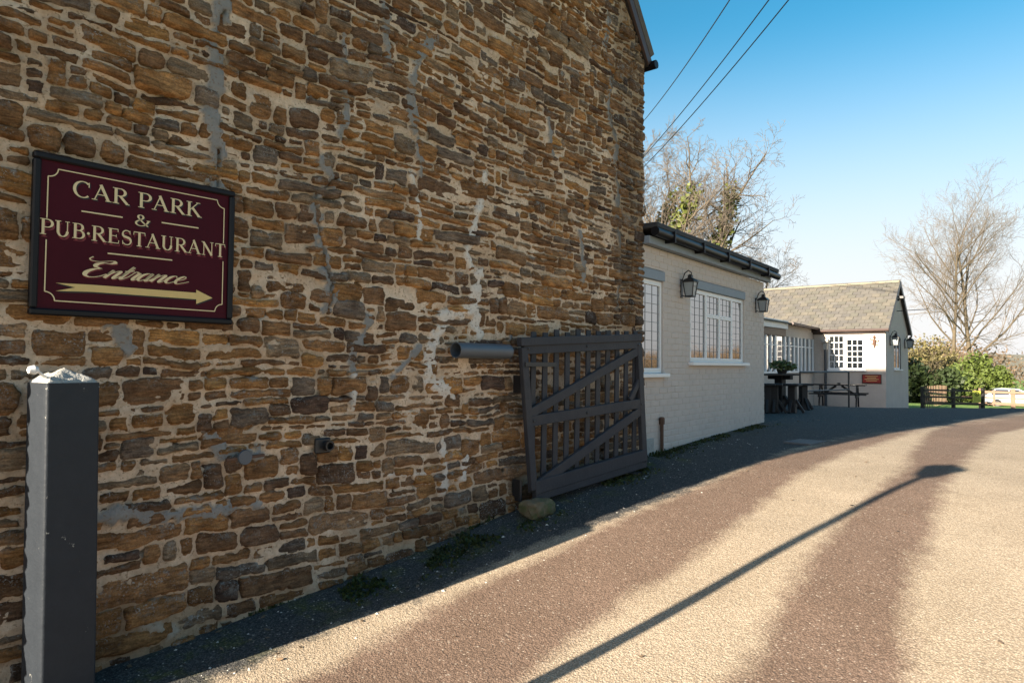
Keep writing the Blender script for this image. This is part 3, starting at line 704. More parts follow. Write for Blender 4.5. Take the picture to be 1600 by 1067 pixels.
# lanterns, floodlight, bracket, plaque, ornament on it
def gp(px, py): return on_wall(px, py, -FY)
lantern(gp(1390.5, 530), 0, 'black carriage lantern left of the gable window of the far pub building', 1.3)
lantern(gp(1413.5, 535), 0, 'black carriage lantern right of the gable window of the far pub building', 1.3)
p = gp(1399, 466); fl = empty('floodlight', p, 0, 'small black floodlight high on the far gable under the roof edge', 'floodlight')
part('housing', M['iron'], fl, ((-.14, -.30, -.03), (.14, -.12, .07)), ch=.01); part('bracket', M['iron'], fl, ((-.02, -.14, -.10), (.02, .0, -.03)))
p = gp(1401, 486); rod = tag(MB().tube([p, p+np.array([.2, -1.0, .04])], .016, 6).build('sign_bracket', M['iron']), 'thin iron rod sticking out from the far gable', 'bracket')
pA = on_plane(1348, 585.5, (FU, 0, 0), (1, 0, 0)); pB = on_plane(1376.5, 598.5, (FU, 0, 0), (1, 0, 0))
pq = empty('wall_plaque', (FU, (pA[1]+pB[1])/2, pB[2]), -math.pi/2, 'red notice plaque with dark frame on the cream wall above picnic table', 'sign')
hw = abs(pA[1]-pB[1])/2; hh = pA[2]-pB[2]
part('board', M['plaque'], pq, ((-hw, -.03, 0), (hw, -.002, hh)))
m = MB()
for a, b in (((-hw-.02, -.04, -.02), (hw+.02, -.001, .0)), ((-hw-.02, -.04, hh), (hw+.02, -.001, hh+.02)), ((-hw-.02, -.04, 0), (-hw, -.001, hh)), ((hw, -.04, 0), (hw+.02, -.001, hh))): m.box(a, b)
m.build('frame', M['timber'], pq)
m = MB()
for k, f_ in enumerate((.7, .5, .78, .6)): m.box((-hw*f_, -.034, hh*(.80-.19*k)), (hw*f_, -.0305, hh*(.80-.19*k)+.022))
m.build('lettering', M['goldd'], pq)
pO = on_plane(1366.5, 535, (FU, 0, 0), (1, 0, 0)); orn = empty('wall_ornament', pO, -math.pi/2, 'small brown metal creature ornament on the sunlit cream wall', 'ornament')
m = MB(); m.lathe([(.0, -.22), (.03, -.12), (.055, 0), (.05, .08), (.02, .13), (.045, .17), (.03, .23), (0, .26)], (0, -.04, 0), 8); m.tube([(-.02, -.04, .07), (-.12, -.03, .11), (-.14, -.03, .17)], .014, 5); m.tube([(.02, -.04, .06), (.11, -.03, .03), (.15, -.03, .09)], .014, 5); m.tube([(-.03, -.04, -.05), (-.12, -.03, -.07)], .014, 5); m.tube([(.03, -.04, -.05), (.12, -.03, -.11)], .014, 5)
m.build('body', M['rust'], orn, True)

# ---- conservatory between wing and pub
CY = 4.0; c0, c1 = 12.5, FU-.02
cv = empty('conservatory', (0, CY, 0), 0, 'white framed garden room with tall narrow windows behind the patio', 'building')
def cx(px, py): p = on_wall(px, py, -CY); return p[0], p[2]
zs0 = cx(1240, 580)[1]; zs1 = cx(1240, 527)[1]; ztop = zs1+.42
xr = cx(1270, 560)[0]
part('dwarf_wall', M['paint_far'], cv, ((c0, 0, -.1), (c1, .2, zs0-.06)), ch=0)
part('head_wall', M['paint_far'], cv, ((cx(1228, 560)[0], 0.01, zs1), (c1, .2, ztop)), ch=0)
part('end_wall', M['paint_far'], cv, ((xr, 0.005, zs0-.06), (c1, .2, zs1)), ch=0)
part('sill', M['white'], cv, ((c0, -.08, zs0-.058), (xr, .1, zs0)), ch=.004)
part('fascia', M['white'], cv, ((c0, -.12, zs1+.24), (cx(1226, 560)[0], -.02, ztop+.10)), ((c0, -.135, ztop-.02), (cx(1226, 560)[0], -.121, ztop+.10)))
part('head_board', M['brown'], cv, ((c0, -.05, zs1), (cx(1226, 560)[0], .1, zs1+.235)))
mull = [c0]+[cx(px, 560)[0] for px in (1196, 1204, 1211.5, 1226, 1233, 1240.5, 1246.5, 1252, 1258, 1264.5)]+[xr]
for k, x in enumerate(mull):
    wd = .12 if k in (3, 4, 7) else .085
    part('mullion', M['white'], cv, ((x-wd/2, -.03, zs0), (x+wd/2, .06, zs1)))
for a, b in zip(mull[:-1], mull[1:]):
    if b-a > .2: pane(cv, a+.05, b-.05, zs0+.02, zs1-.02, .02, 1, 1, False); part('transom', M['white'], cv, ((a+.05, -.01, zs0+(zs1-zs0)*.72), (b-.05, .04, zs0+(zs1-zs0)*.72+.03)))
m = MB(); m.add([(c0, -.2, ztop+.1), (c1+.3, -.2, ztop+.02), (c1+.3, 4, ztop+.9), (c0, 4, ztop+.98)], [(0, 1, 2, 3)]); m.add([(c0, -.2, ztop+.05), (c1+.3, -.2, ztop-.03), (c1+.3, 4, ztop+.85), (c0, 4, ztop+.93)], [(3, 2, 1, 0)]); m.add([(c0, -.2, ztop+.05), (c1+.3, -.2, ztop-.03), (c1+.3, -.2, ztop+.02), (c0, -.2, ztop+.1)], [(0, 1, 2, 3)]); m.build('roof', M['slate'], cv)
m = MB(); m.tube([(cx(1228, 560)[0], -.22, ztop+.02), (c1, -.22, ztop-.04)], .05, 8); m.build('gutter', M['brown'], cv, True)
part('interior_wall', M['interior'], cv, ((c0, 3.2, 0), (c1, 3.3, ztop)))

# ================================================================== the gate leaning by the wall
pL = on_wall(819, 770, .17); pR = on_wall(1006, 735, .36)
GO = np.array([pL[0], pL[1], 0]); gd = np.array([pR[0]-pL[0], pR[1]-pL[1], 0]); GW = np.linalg.norm(gd); gd /= GW; GA = math.atan2(gd[1], gd[0]); gn = np.array([gd[1], -gd[0], 0])
def gp2(px, py): p = on_plane(px, py, GO, gn); return (p-GO)@gd, p[2]
def cr4(x, y): return gp2(600+x/2.807, 480+y/2.807)
gt = empty('timber_gate', GO, GA, 'slate grey painted picket gate with diagonal braces standing open against the stone wall', 'gate')
def gbeam(name, A, B, w_, y0, y1, ch=.005):
    a = cr4(*A); b = cr4(*B); m = MB(); m.beam((a[0], (y0+y1)/2, a[1]), (b[0], (y0+y1)/2, b[1]), w_, y1-y0, ch, side=(0, 1, 0)); return m.build(name, M['gate'], gt)
for k in range(11):
    t_ = (k+.5)/11; xt = 600+t_*(1120-600); A = cr4(xt*1.0, 120-6*t_); B = cr4(668+t_*(1122-668), 790-165*t_)
    xx = .05+(GW-.10)*(k+.5)/11
    m = MB(); m.beam((xx-.012, .028, B[1]-.05), (xx+.004, .028, A[1]+.035+random.uniform(-.012, .014)), .062, .02, .003, side=(0, 1, 0)); m.build('picket', M['gate'], gt)
gbeam('top_rail', (588, 152), (1118, 133), .075, -.045, .016); gbeam('rail', (605, 186), (1118, 163), .085, -.03, .016)
gbeam('rail', (632, 500), (1130, 419), .095, -.03, .016)
gbeam('stile', (606, 176), (650, 800), .075, -.034, .018); gbeam('stile', (1112, 160), (1136, 680), .075, -.034, .018)
gbeam('brace', (638, 464), (1118, 186), .085, -.028, .010); gbeam('brace', (660, 785), (1128, 447), .09, -.028, .010); gbeam('brace', (1075, 408), (1120, 312), .06, -.024, .010)
gbeam('kick_board', (652, 790), (1142, 645), .12, -.040, .018); gbeam('kick_board', (655, 826), (1142, 678), .10, -.034, .018)
for A in ((622, 182), (1105, 165), (645, 498), (1118, 424), (668, 775), (1122, 660), (880, 172), (880, 462)):
    a_ = cr4(*A); m = MB(); m.lathe([(.012, 0), (.012, -.006), (.006, -.009)], (a_[0], -.031, a_[1]), 8, axis='Y'); m.build('bolt', M['iron'], gt)
m = MB(); z_ = cr4(610, 250)[1]; m.box((-.04, -.046, z_-.02), (.35, -.034, z_+.02), .002); m.build('hinge_strap', M['iron'], gt)
part('hinge', M['iron'], gt, ((-.03, .02, .42), (-.005, .12, .60))); part('hinge', M['iron'], gt, ((-.03, .02, 1.35), (-.005, .12, 1.50)))

# ================================================================== post, sign, pipe, boulder
pc = on_wall(74, 600, .335); PW_ = .228
pb = empty('gate_post', (pc[0]+PW_/2, -.335+PW_/2, 0), math.radians(5), 'square slate grey gate post with cement cap in the left foreground', 'post')
def post_mesh():
    m = MB(); nr = 70; prof_ = []; k = .5*PW_; c_ = .014
    for cx_, cy_, a0 in ((k-c_, k-c_, 0), (-k+c_, k-c_, 90), (-k+c_, -k+c_, 180), (k-c_, -k+c_, 270)):
        prof_ += [(cx_+c_*math.cos(math.radians(a0+q)), cy_+c_*math.sin(math.radians(a0+q))) for q in (0, 30, 60, 90)]
        nx_ = {0: (-1, 0), 90: (0, -1), 180: (1, 0), 270: (0, 1)}[a0]; ex_, ey_ = prof_[-1]
        prof_ += [(ex_+nx_[0]*(2*k-2*c_)*f_, ey_+nx_[1]*(2*k-2*c_)*f_) for f_ in (.2, .4, .6, .8)]
    P = np.array(prof_); n_ = len(P); zz = np.linspace(-.3, 1.495, nr); V = []
    for z_ in zz:
        th_ = np.arctan2(P[:, 1], P[:, 0]); d_ = 1+.022*fbm(th_*1.6, np.full(n_, z_*1.6), 91, 2)+.003*vn(th_*7, np.full(n_, z_*17), 92)-.02*z_/1.5
        q = P*d_[:, None]; q[:, 0] -= .012*max(z_, 0); V += [(a_, b_, z_) for a_, b_ in q]
    Fc_ = [(r_*n_+a_, r_*n_+(a_+1) % n_, (r_+1)*n_+(a_+1) % n_, (r_+1)*n_+a_) for r_ in range(nr-1) for a_ in range(n_)]
    m.add(V, Fc_); m.add([V[(nr-1)*n_+a_] for a_ in range(n_)], [tuple(range(n_))]); return m
t = NT('gate_post_paint'); f = t.noise(9, 6, .7); c = t.mix(f, (.013, .017, .023), (.026, .032, .040)); c = t.mix(t.ramp(t.noise(14, 6, .75), .66, .70), c, (.40, .39, .35))
M['post'] = t.out(c, .5, t.bump(t.noise(24, 5, .65), .45, .008), Specular_IOR_Level=.25)
post_mesh().build('shaft', M['post'], pb, True)
m = MB(); n = 25; V = []; Fc = []
for a in range(n):
    for b in range(n):
        x, y = (a/(n-1)-.5)*2, (b/(n-1)-.5)*2; r = max(abs(x), abs(y)); zz = 1.488+.072*(1-r)**.7+.012*float(fbm(np.array([x*3.5]), np.array([y*3.5]), 95, 3)[0]); k = PW_*.485
        V.append((x*k-.018, y*k, zz-(.02 if r > .99 else 0)))
for a in range(n-1):
    for b in range(n-1): i = a*n+b; Fc.append((i, i+n, i+n+1, i+1))
m.add(V, Fc); m.build('cement_cap', M['cement'], pb, True)
q = on_wall(48, 578, .30)
m = MB(); lx = q[0]-pb.location.x; ly = q[1]-pb.location.y
m.lathe([(0, -.028), (.016, -.02), (.022, 0), (.014, .016), (0, .022)], (lx, ly, q[2]), 10, axis='X'); m.tube([(lx+.01, ly, q[2]), (lx+.05, ly+.02, q[2]-.03), (lx+.08, ly+.03, q[2]-.04)], .006, 6); m.build('insulator', M['white'], pb, True)
part('hinge_pin', M['iron'], pb, ((PW_/2-.01, -.02, 1.20), (PW_/2+.018, .03, 1.30)), ((PW_/2-.01, -.02, .45), (PW_/2+.018, .03, .55)))

sgo = 0.062
def S(cx_, cy_, out=sgo): p = on_wall(cx_/3.3333, 200+cy_/3.3333, out); return p[0], p[2]
sL, sR = on_wall(47, 400, .05)[0], on_wall(364, 400, .05)[0]; sB = on_wall(200, 499, .05)[2]; sT = on_wall(205, 267, .05)[2]
sg = empty('direction_sign', (sL, -.0, sB), 0, 'maroon car park and pub restaurant entrance sign with black frame on the stone wall', 'sign')
SW, SH = sR-sL, sT-sB
part('board', M['maroon'], sg, ((.02, -.05, .02), (SW-.02, -.03, SH-.02)), ch=.002)
for nm, a, b in (('frame_rail', (0, -.068, 0), (SW, -.025, .032)), ('frame_rail', (0, -.068, SH-.032), (SW, -.025, SH)), ('frame_stile', (0, -.067, .032), (.032, -.026, SH-.032)), ('frame_stile', (SW-.032, -.067, .032), (SW, -.026, SH-.032))):
    part(nm, M['black'], sg, (a, b), ch=.007)
part('batten', M['timber'], sg, ((.15, -.03, .08), (.21, .04, SH-.08)), ((SW-.21, -.03, .08), (SW-.15, .04, SH-.08)))
LZ = [0]
class Ink:
    def __init__(s): s.v = []; s.f = []
    def strip(s, pts, ws):
        pts = np.asarray(pts, float); n = len(pts); t_ = np.gradient(pts, axis=0); t_ /= np.linalg.norm(t_, axis=1)[:, None]+1e-9
        nn = np.stack([-t_[:, 1], t_[:, 0]], 1); a = pts+nn*ws[:, None]/2; b = pts-nn*ws[:, None]/2; o = len(s.v); LZ[0] += 1; d = (LZ[0] % 40)*.00006
        s.v += [(p[0], p[1], d) for p in a]+[(p[0], p[1], d) for p in b]; s.f += [(o+i, o+i+1, o+n+i+1, o+n+i) for i in range(n-1)]
    def poly(s, pts): o = len(s.v); LZ[0] += 1; d = (LZ[0] % 40)*.00006; s.v += [(p[0], p[1], d) for p in pts]; s.f.append(tuple(range(o, o+len(pts))))
    def place(s, fn): s.v = [(*fn(x, y), d) for x, y, d in s.v]; return s
    def build(s, name, mat, depth, dx=0, dz=0, shift=0):
        V = [(x-sL+dx, -depth-shift-d, z-sB+dz) for x, z, d in s.v]; return meshobj(name, V, s.f, mat, sg)
def arc(cx_, cy_, rx, ry, a0, a1, n=22):
    a = np.radians(np.linspace(a0, a1, n)); return np.stack([cx_+rx*np.cos(a), cy_+ry*np.sin(a)], 1)
def cal(pts, thick, thin):
    pts = np.asarray(pts, float); t_ = np.gradient(pts, axis=0); t_ /= np.linalg.norm(t_, axis=1)[:, None]+1e-9
    return thin+(thick-thin)*np.abs(t_[:, 1])**1.6
TK, TN = .155, .055
def glyph(I, ch, x):
    """serif capitals, cap height 1; returns advance"""
    def line(a, b, w_): I.strip([(x+a[0], a[1]), (x+b[0], b[1])], np.array([w_, w_]))
    def serif(cx_, y, w_=.34): I.poly([(x+cx_-w_/2, y), (x+cx_+w_/2, y), (x+cx_+w_/2, y+(.045 if y < .5 else -.045)), (x+cx_-w_/2, y+(.045 if y < .5 else -.045))])
    def bowl(p): p = np.asarray(p)+[x, 0]; I.strip(p, cal(p, TK, TN))
    def stem(cx_, w_=TK): line((cx_, 0), (cx_, 1), w_)
    if ch == 'C': bowl(arc(.46, .5, .40, .49, 48, 312, 34)); line((.76, .98), (.76, .68), .05); return .92
    if ch == 'A': line((.10, .02), (.44, .98), .06); line((.40, 1.0), (.80, .02), TK); line((.22, .36), (.64, .36), .05); serif(.10, 0, .28); serif(.80, 0, .32); return .96
    if ch == 'R': stem(.2); serif(.2, 0); serif(.16, 1, .26); bowl(np.vstack([[(.2, .97), (.40, .97)], arc(.42, .735, .26, .235, 90, -90), [(.2, .50)]])); line((.42, .50), (.80, .02), TK*.95); serif(.82, 0, .22); return .93
    if ch == 'P': stem(.2); serif(.2, 0); serif(.16, 1, .26); bowl(np.vstack([[(.2, .97), (.40, .97)], arc(.42, .72, .28, .25, 90, -90), [(.2, .47)]])); return .80
    if ch == 'K': stem(.2); serif(.2, 0); serif(.2, 1); line((.24, .42), (.72, .97), .06); line((.40, .58), (.82, .02), TK); serif(.74, 1, .26); serif(.84, 0, .28); return .98
    if ch == 'U': line((.2, 1), (.2, .35), TK); bowl(arc(.46, .35, .26, .34, 180, 360)); line((.72, .35), (.72, 1), .06); serif(.2, 1); serif(.72, 1, .26); return .94
    if ch == 'B': stem(.2); serif(.15, 0, .22); serif(.15, 1, .22); bowl(np.vstack([[(.2, .97), (.38, .97)], arc(.40, .755, .22, .215, 90, -90), [(.2, .54)]])); bowl(np.vstack([[(.2, .53), (.40, .53)], arc(.42, .28, .27, .255, 90, -90), [(.2, .025)]])); return .80
    if ch == 'E': stem(.2); serif(.2, 0, .3); serif(.2, 1, .3); line((.2, .97), (.66, .97), .055); line((.2, .51), (.56, .51), .05); line((.2, .03), (.70, .03), .055); line((.66, .99), (.67, .80), .045); line((.70, .01), (.72, .23), .045); line((.56, .61), (.56, .41), .04); return .82
    if ch == 'S': 
        p = np.vstack([arc(.36, .745, .24, .235, 35, 230, 16), arc(.38, .26, .26, .25, 78, -150, 20)]); p = p+[x, 0]
        t_ = np.linspace(0, 1, len(p)); I.strip(p, .06+.10*np.exp(-((t_-.48)/.2)**2)); line((.57, .98), (.58, .74), .045); line((.13, .02), (.12, .28), .045); return .74
    if ch == 'T': stem(.42); serif(.42, 0); line((.06, .965), (.78, .965), .06); line((.07, .99), (.05, .76), .045); line((.77, .99), (.79, .76), .045); return .84
    if ch == 'N': line((.18, 0), (.18, 1), .06); line((.14, .98), (.78, .02), TK); line((.78, 0), (.78, 1), .06); serif(.16, 0, .26); serif(.10, 1, .2); serif(.78, 1, .26); return .98
    if ch == '&':
        p = np.array([(.86, .52), (.74, .25), (.55, .06), (.34, .01), (.14, .1), (.09, .28), (.2, .44), (.40, .58), (.52, .74), (.48, .92), (.35, .98), (.23, .9), (.22, .74), (.34, .55), (.56, .28), (.82, .01)]); p = catmull(p)+[x, 0]; I.strip(p, cal(p, .13, .06)); line((.72, .53), (.96, .53), .045); return 1.0
    if ch == '.': I.poly(arc(x+.14, .42, .085, .085, 0, 345, 14)); return .28
    return .40
def catmull(P, k=7):
    P = np.asarray(P, float); Q = np.vstack([2*P[0]-P[1], P, 2*P[-1]-P[-2]]); out = []
    for i in range(1, len(Q)-2):
        for t_ in np.linspace(0, 1, k, endpoint=False):
            a, b, c, d = Q[i-1:i+3]; out.append(.5*((2*b)+(-a+c)*t_+(2*a-5*b+4*c-d)*t_**2+(-a+3*b-3*c+d)*t_**3))
    out.append(P[-1]); return np.array(out)
def text_line(s_, xa, xb, base, cap, shade, sh=(.006, -.006)):
    I = Ink(); x = 0
    for ch in s_: x += glyph(I, ch, x)+(.02 if ch != ' ' else 0)
    I.place(lambda a, b: (xa+(xb-xa)*a/x, base+b*cap))
    if shade: I.build('letter_shading', M[shade], .0508, *sh)
    return I.build('lettering', M['gold'], .0545)
uA, zA = S(383, 365); uB, zB = S(1055, 458); capA = (S(383, 280)[1]-zA)
text_line('CAR PARK', uA, uB, (zA+zB)/2, capA, 'blksh')
uA, zA = S(205, 558); uB, zB = S(1178, 668); capB = S(205, 475)[1]-zA
text_line('PUB.RESTAURANT', uA, uB, (zA+zB)/2, capB, 'redsh', (.006, -.012))
uA, zA = S(703, 505); uB, _ = S(790, 512); text_line('&', uA, uB, zA, S(703, 447)[1]-zA, 'blksh')
# script word, drawn as connected pen strokes
I = Ink()
def pen(P, x0, thick=.15, thin=.045):
    p = catmull(P); p = p+[x0, 0]; t_ = np.gradient(p, axis=0); t_ /= np.linalg.norm(t_, axis=1)[:, None]; wv = thin+(thick-thin)*np.clip(-t_[:, 1], 0, 1)**1.3; p[:, 0] += .42*p[:, 1]; I.strip(p, wv)
pen([(-.30, 1.66), (-.36, 1.48), (-.22, 1.34), (.1, 1.30), (.45, 1.42)], 0, .06, .04)
pen([(.45, 1.42), (.62, 1.42), (.7, 1.30), (.55, 1.20), (.30, 1.22), (.10, 1.08), (.12, .88), (.40, .74), (.42, .72), (.16, .66), (-.02, .40), (.04, .12), (.30, .0), (.58, .10), (.78, .34)], 0, .2, .05)
x0 = .80
pen([(0, .30), (.14, .60), (.13, .62), (.02, .02)], x0); pen([(.02, .02), (.18, .44), (.36, .66), (.44, .58), (.36, .12), (.42, .0), (.60, .24)], x0); x0 += .60
pen([(0, .24), (.12, .60), (.20, 1.02), (.19, 1.0), (.06, .16), (.12, .0), (.30, .24)], x0); pen([(-.02, .68), (.20, .72), (.34, .78)], x0, .08, .06); x0 += .30
pen([(0, .24), (.12, .66), (.20, .70), (.30, .62), (.33, .60), (.24, .16), (.30, .0), (.46, .22)], x0); x0 += .42
pen([(.42, .58), (.26, .66), (.08, .46), (.04, .14), (.16, .0), (.34, .22), (.46, .62), (.45, .6), (.38, .12), (.44, .0), (.60, .24)], x0); x0 += .60
pen([(0, .30), (.14, .60), (.13, .62), (.02, .02)], x0); pen([(.02, .02), (.18, .44), (.36, .66), (.44, .58), (.36, .12), (.42, .0), (.60, .24)], x0); x0 += .60
pen([(.38, .52), (.30, .66), (.12, .56), (.03, .22), (.14, .0), (.34, .10), (.48, .28)], x0); x0 += .44
pen([(.04, .28), (.26, .38), (.34, .58), (.24, .68), (.08, .50), (.03, .20), (.14, .0), (.36, .08), (.62, .26)], x0); x0 += .62
uA, zA = S(432, 772); uB, zB = S(985, 812); sx = (uB-uA)/(x0+.1)
I.place(lambda a, b: (uA+a*sx, zA+(zB-zA)*a/x0*.6+b*(S(430, 690)[1]-zA)/1.25))
I.build('letter_shading', M['redsh'], .0508, .004, -.006); I.build('lettering', M['gold'], .0545)
# arrow, rules, border
I = Ink(); I.poly([S(*q) for q in ((292, 806), (395, 829), (292, 848), (400, 847), (1025, 893), (1025, 916), (1110, 885), (1026, 842), (1027, 860), (500, 818))][:0] or [S(395, 830), S(292, 848), S(480, 853), S(1026, 892), S(1026, 858), S(480, 816), S(292, 806)]); I.poly([S(1025, 842), S(1025, 916), S(1110, 885)])
I.build('arrow_shading', M['blksh'], .0508, .005, -.007); I.build('arrow', M['goldd'], .0545)
I = Ink()
for a, b in (((427, 432), (642, 465)), ((845, 492), (1037, 521)), ((563, 652), (900, 688))): I.strip([S(*a), S(*b)], np.array([.007, .007]))
I.build('rule', M['gold'], .0545)
I = Ink(); bw = np.array([.0055, .0055]); bl, br_ = .062, SW-.062; bb, bt = .072, SH-.068; r = .042
def W_(x, z): return (sL+x, sB+z)
pubz0, pubz1 = S(205, 575)[1]-sB, S(205, 462)[1]-sB
I.strip([W_(bl+r, bt), W_(br_-r, bt)], bw); I.strip([W_(bl+r, bb), W_(br_-r, bb)], bw)
for x in (bl, br_): I.strip([W_(x, bb+r), W_(x, pubz0)], bw); I.strip([W_(x, pubz1), W_(x, bt-r)], bw)
for cx_, cz_, a0 in ((bl, bb, 0), (br_, bb, 90), (br_, bt, 180), (bl, bt, 270)): I.strip(arc(sL+cx_, sB+cz_, r, r, a0, a0+90, 10), np.full(10, .0055))
I.build('border_line', M['gold'], .0545)

p0 = on_wall(712, 547, .12); p1 = on_wall(794, 546, .12)
pp = empty('drain_pipe', p0, 0, 'short open grey plastic pipe fixed sideways on the stone wall near the gate', 'pipe'); r = .062; Lp = p1[0]-p0[0]
n = 24; m = MB(); m.lathe([(r, 0), (r, Lp), (r*.9, Lp), (r*.9, 0), (r, 0)], (0, 0, 0), n, axis='X', cap=False); m.build('tube', M['pvc'], pp, True)
m = MB(); m.lathe([(r*.9, 0), (r*.9, .01)], (Lp-.03, 0, 0), n, axis='X'); m.build('end_stop', M['pvc'], pp)
part('wall_clip', M['pvc'], pp, ((Lp*.3, .05, -.02), (Lp*.3+.04, .13, .02)), ((Lp*.75, .05, -.02), (Lp*.75+.04, .13, .02)))
def rocky(name, c, s, mat, seed, sub=4):
    bm = bmesh.new(); bmesh.ops.create_icosphere(bm, subdivisions=sub, radius=1)
    for v in bm.verts:
        p = v.co.copy(); q = np.array(p[:]); k = 1+.42*float(fbm(np.array([q[0]*1.2+seed]), np.array([q[1]*1.2+q[2]]), seed, 3)[0])+.2*float(vn(np.array([q[0]*5+q[2]*3]), np.array([q[1]*5-q[2]*2]), seed+3)[0])
        p = Vector([math.copysign(abs(x)**.72, x) for x in p])*k; v.co = Vector((p.x*s[0], p.y*s[1], max(p.z, -.75)*s[2]))
    m = MB(); m.add([v.co[:] for v in bm.verts], [[v.index for v in f.verts] for f in bm.faces]); bm.free(); o = m.build(name, mat, None, True); o.location = c; return o
t = NT('mossy_boulder'); c = t.mix(t.noise(12, 6, .7), (.07, .055, .035), (.25, .19, .11)); c = t.mix(t.ramp(t.noise(8, 5, .7), .45, .6), c, (.085, .095, .035)); M['rock'] = t.out(c, .9, t.bump(t.noise(30, 7, .75), 1.0, .02))
p = on_ground(850, 806); tag(rocky('boulder', (p[0], p[1]+.06, g(p[0])+.055), (.15, .10, .085), M['rock'], 5), 'mossy brown boulder on the ground at the foot of the gate', 'boulder')
# tie-bar ends in the wall
p = on_wall(381, 714, .065); an = empty('wall_anchor', p, 0, 'rusty iron bar with round blue grey cap set in the stone wall', 'anchor')
m = MB(); m.lathe([(.042, -.01), (.046, .0), (.040, .012), (.0, .018)], (0, -.012, 0), 14, axis='Y'); m.build('cap', M['pvc'], an, True); m = MB(); m.beam((-.11, -.0, -.006), (.13, -.0, .0), .018, .02, .003); m.build('bar', M['rust'], an)
p = on_wall(505, 696, .03); pk = empty('pipe_stub', p, 0, 'small dark square outlet stub low in the stone wall', 'outlet')
part('flange', M['iron'], pk, ((-.06, -.01, -.05), (.055, .02, .05)), ch=.008); m = MB(); m.lathe([(.034, 0), (.034, -.05), (.024, -.05), (.024, 0)], (.02, 0, 0), 12, axis='Y', cap=False); m.build('spout', M['iron'], pk)

# ================================================================== patio
def gz(x): return float(g(x))
def bar_table(loc, rz, label):
    e = empty('bar_table', loc, rz, label, 'table')
    for k in range(4): part('top_board', M['timber'], e, ((-.75, -.33+.165*k+.004, 1.02), (.75, -.33+.165*(k+1)-.004, 1.07)), ch=.004)
    for x in (-.5, .5):
        part('leg', M['timber'], e, ((x-.075, -.10, .0), (x+.075, .10, 1.02)), ch=.008)
        m = MB(); m.box((x-.05, -.30, .90), (x+.05, .30, 1.02), .005); m.build('bearer', M['timber'], e)
        for s in (-1, 1): m = MB(); m.beam((x, s*.10, .42), (x, s*.34, .02), .07, .07, .005, side=(1, 0, 0)); m.build('brace', M['timber'], e)
    part('foot_rail', M['timber'], e, ((-.5, -.04, .22), (.5, .04, .30)), ch=.005)
    return e
def stool(loc, rz, label):
    e = empty('bar_stool', loc, rz, label, 'stool', 'chunky timber stools at the bar table')
    part('seat', M['timber'], e, ((-.19, -.19, .70), (.19, .19, .76)), ch=.012)
    part('pedestal', M['timber'], e, ((-.085, -.085, .0), (.085, .085, .70)), ch=.01)
    for a in range(4):
        c_, s_ = math.cos(a*math.pi/2), math.sin(a*math.pi/2); m = MB(); m.beam((c_*.08, s_*.08, .34), (c_*.27, s_*.27, .015), .06, .06, .005, side=(-s_, c_, 0)); m.build('brace', M['timber'], e)
    return e
tp = on_ground(1228, 650); tx, ty = 14.6, 1.35
tb = bar_table((tx, ty, gz(tx)), math.radians(-18), 'dark timber table on thick legs behind the end of the brick wing'); tb.scale = (.95, .95, .72)
for k, (px, u_, lab) in enumerate(((1199, 13.6, 'timber stool nearest the brick wing, left of the other stools'), (1210, 13.7, 'timber stool second from the brick wing in front of bar table'), (1238, 14.0, 'timber stool third from the brick wing in front of bar table'), (1255, 15.6, 'timber stool farthest from the brick wing beside the metal railing'))):
    q = on_plane(px, 620, (u_, 0, 0), (1, 0, 0)); stool((u_, q[1], gz(u_)), random.uniform(0, 1), lab).scale = (.82, .82, .76)
def leaf_cloud(name, centers, n, size, mat, parent, seed, flat=.5, surf=.5):
    """centers: (k,6) x,y,z,rx,ry,rz ; scatters small leaf faces through the ellipsoids"""
    r = np.random.default_rng(seed); C_ = np.asarray(centers, float); vol = (C_[:, 3]*C_[:, 4]*C_[:, 5])**.75; pk_ = r.choice(len(C_), n, p=vol/vol.sum())
    d = r.normal(size=(n, 3)); d /= np.linalg.norm(d, axis=1)[:, None]; rad = r.random(n)**(surf*.5); P = C_[pk_, :3]+d*rad[:, None]*C_[pk_, 3:]*(1+.25*r.normal(size=(n, 1))*.6)
    a = r.normal(size=(n, 3)); a /= np.linalg.norm(a, axis=1)[:, None]; b = np.cross(a, r.normal(size=(n, 3))); b /= np.linalg.norm(b, axis=1)[:, None]
    s = size*r.uniform(.5, 1.3, n)[:, None]; V = np.stack([P-a*s, P+b*s*flat, P+a*s, P-b*s*flat], 1).reshape(-1, 3); i = np.arange(n)[:, None]*4+np.arange(4)[None]
    return meshobj(name, V, i, mat, parent)
bp = on_plane(1222, 580, (tx, 0, 0), (1, 0, 0)); pot = empty('pot_plant', (tx, bp[1], gz(tx)+.775), 0, 'leafy green plant in a dark pot on the dark timber table', 'plant')
m = MB(); m.lathe([(.10, 0), (.13, .12), (.14, .13), (.12, .13)], (0, 0, 0), 12); m.build('pot', M['timber'], pot, True)
pot.scale = (.85, .85, .7)
leaf_cloud('foliage', [(0, 0, .24, .24, .26, .16), (.05, .14, .26, .15, .2, .14), (0, -.16, .22, .16, .2, .12)], 420, .055, M['potleaf'], pot, 4)
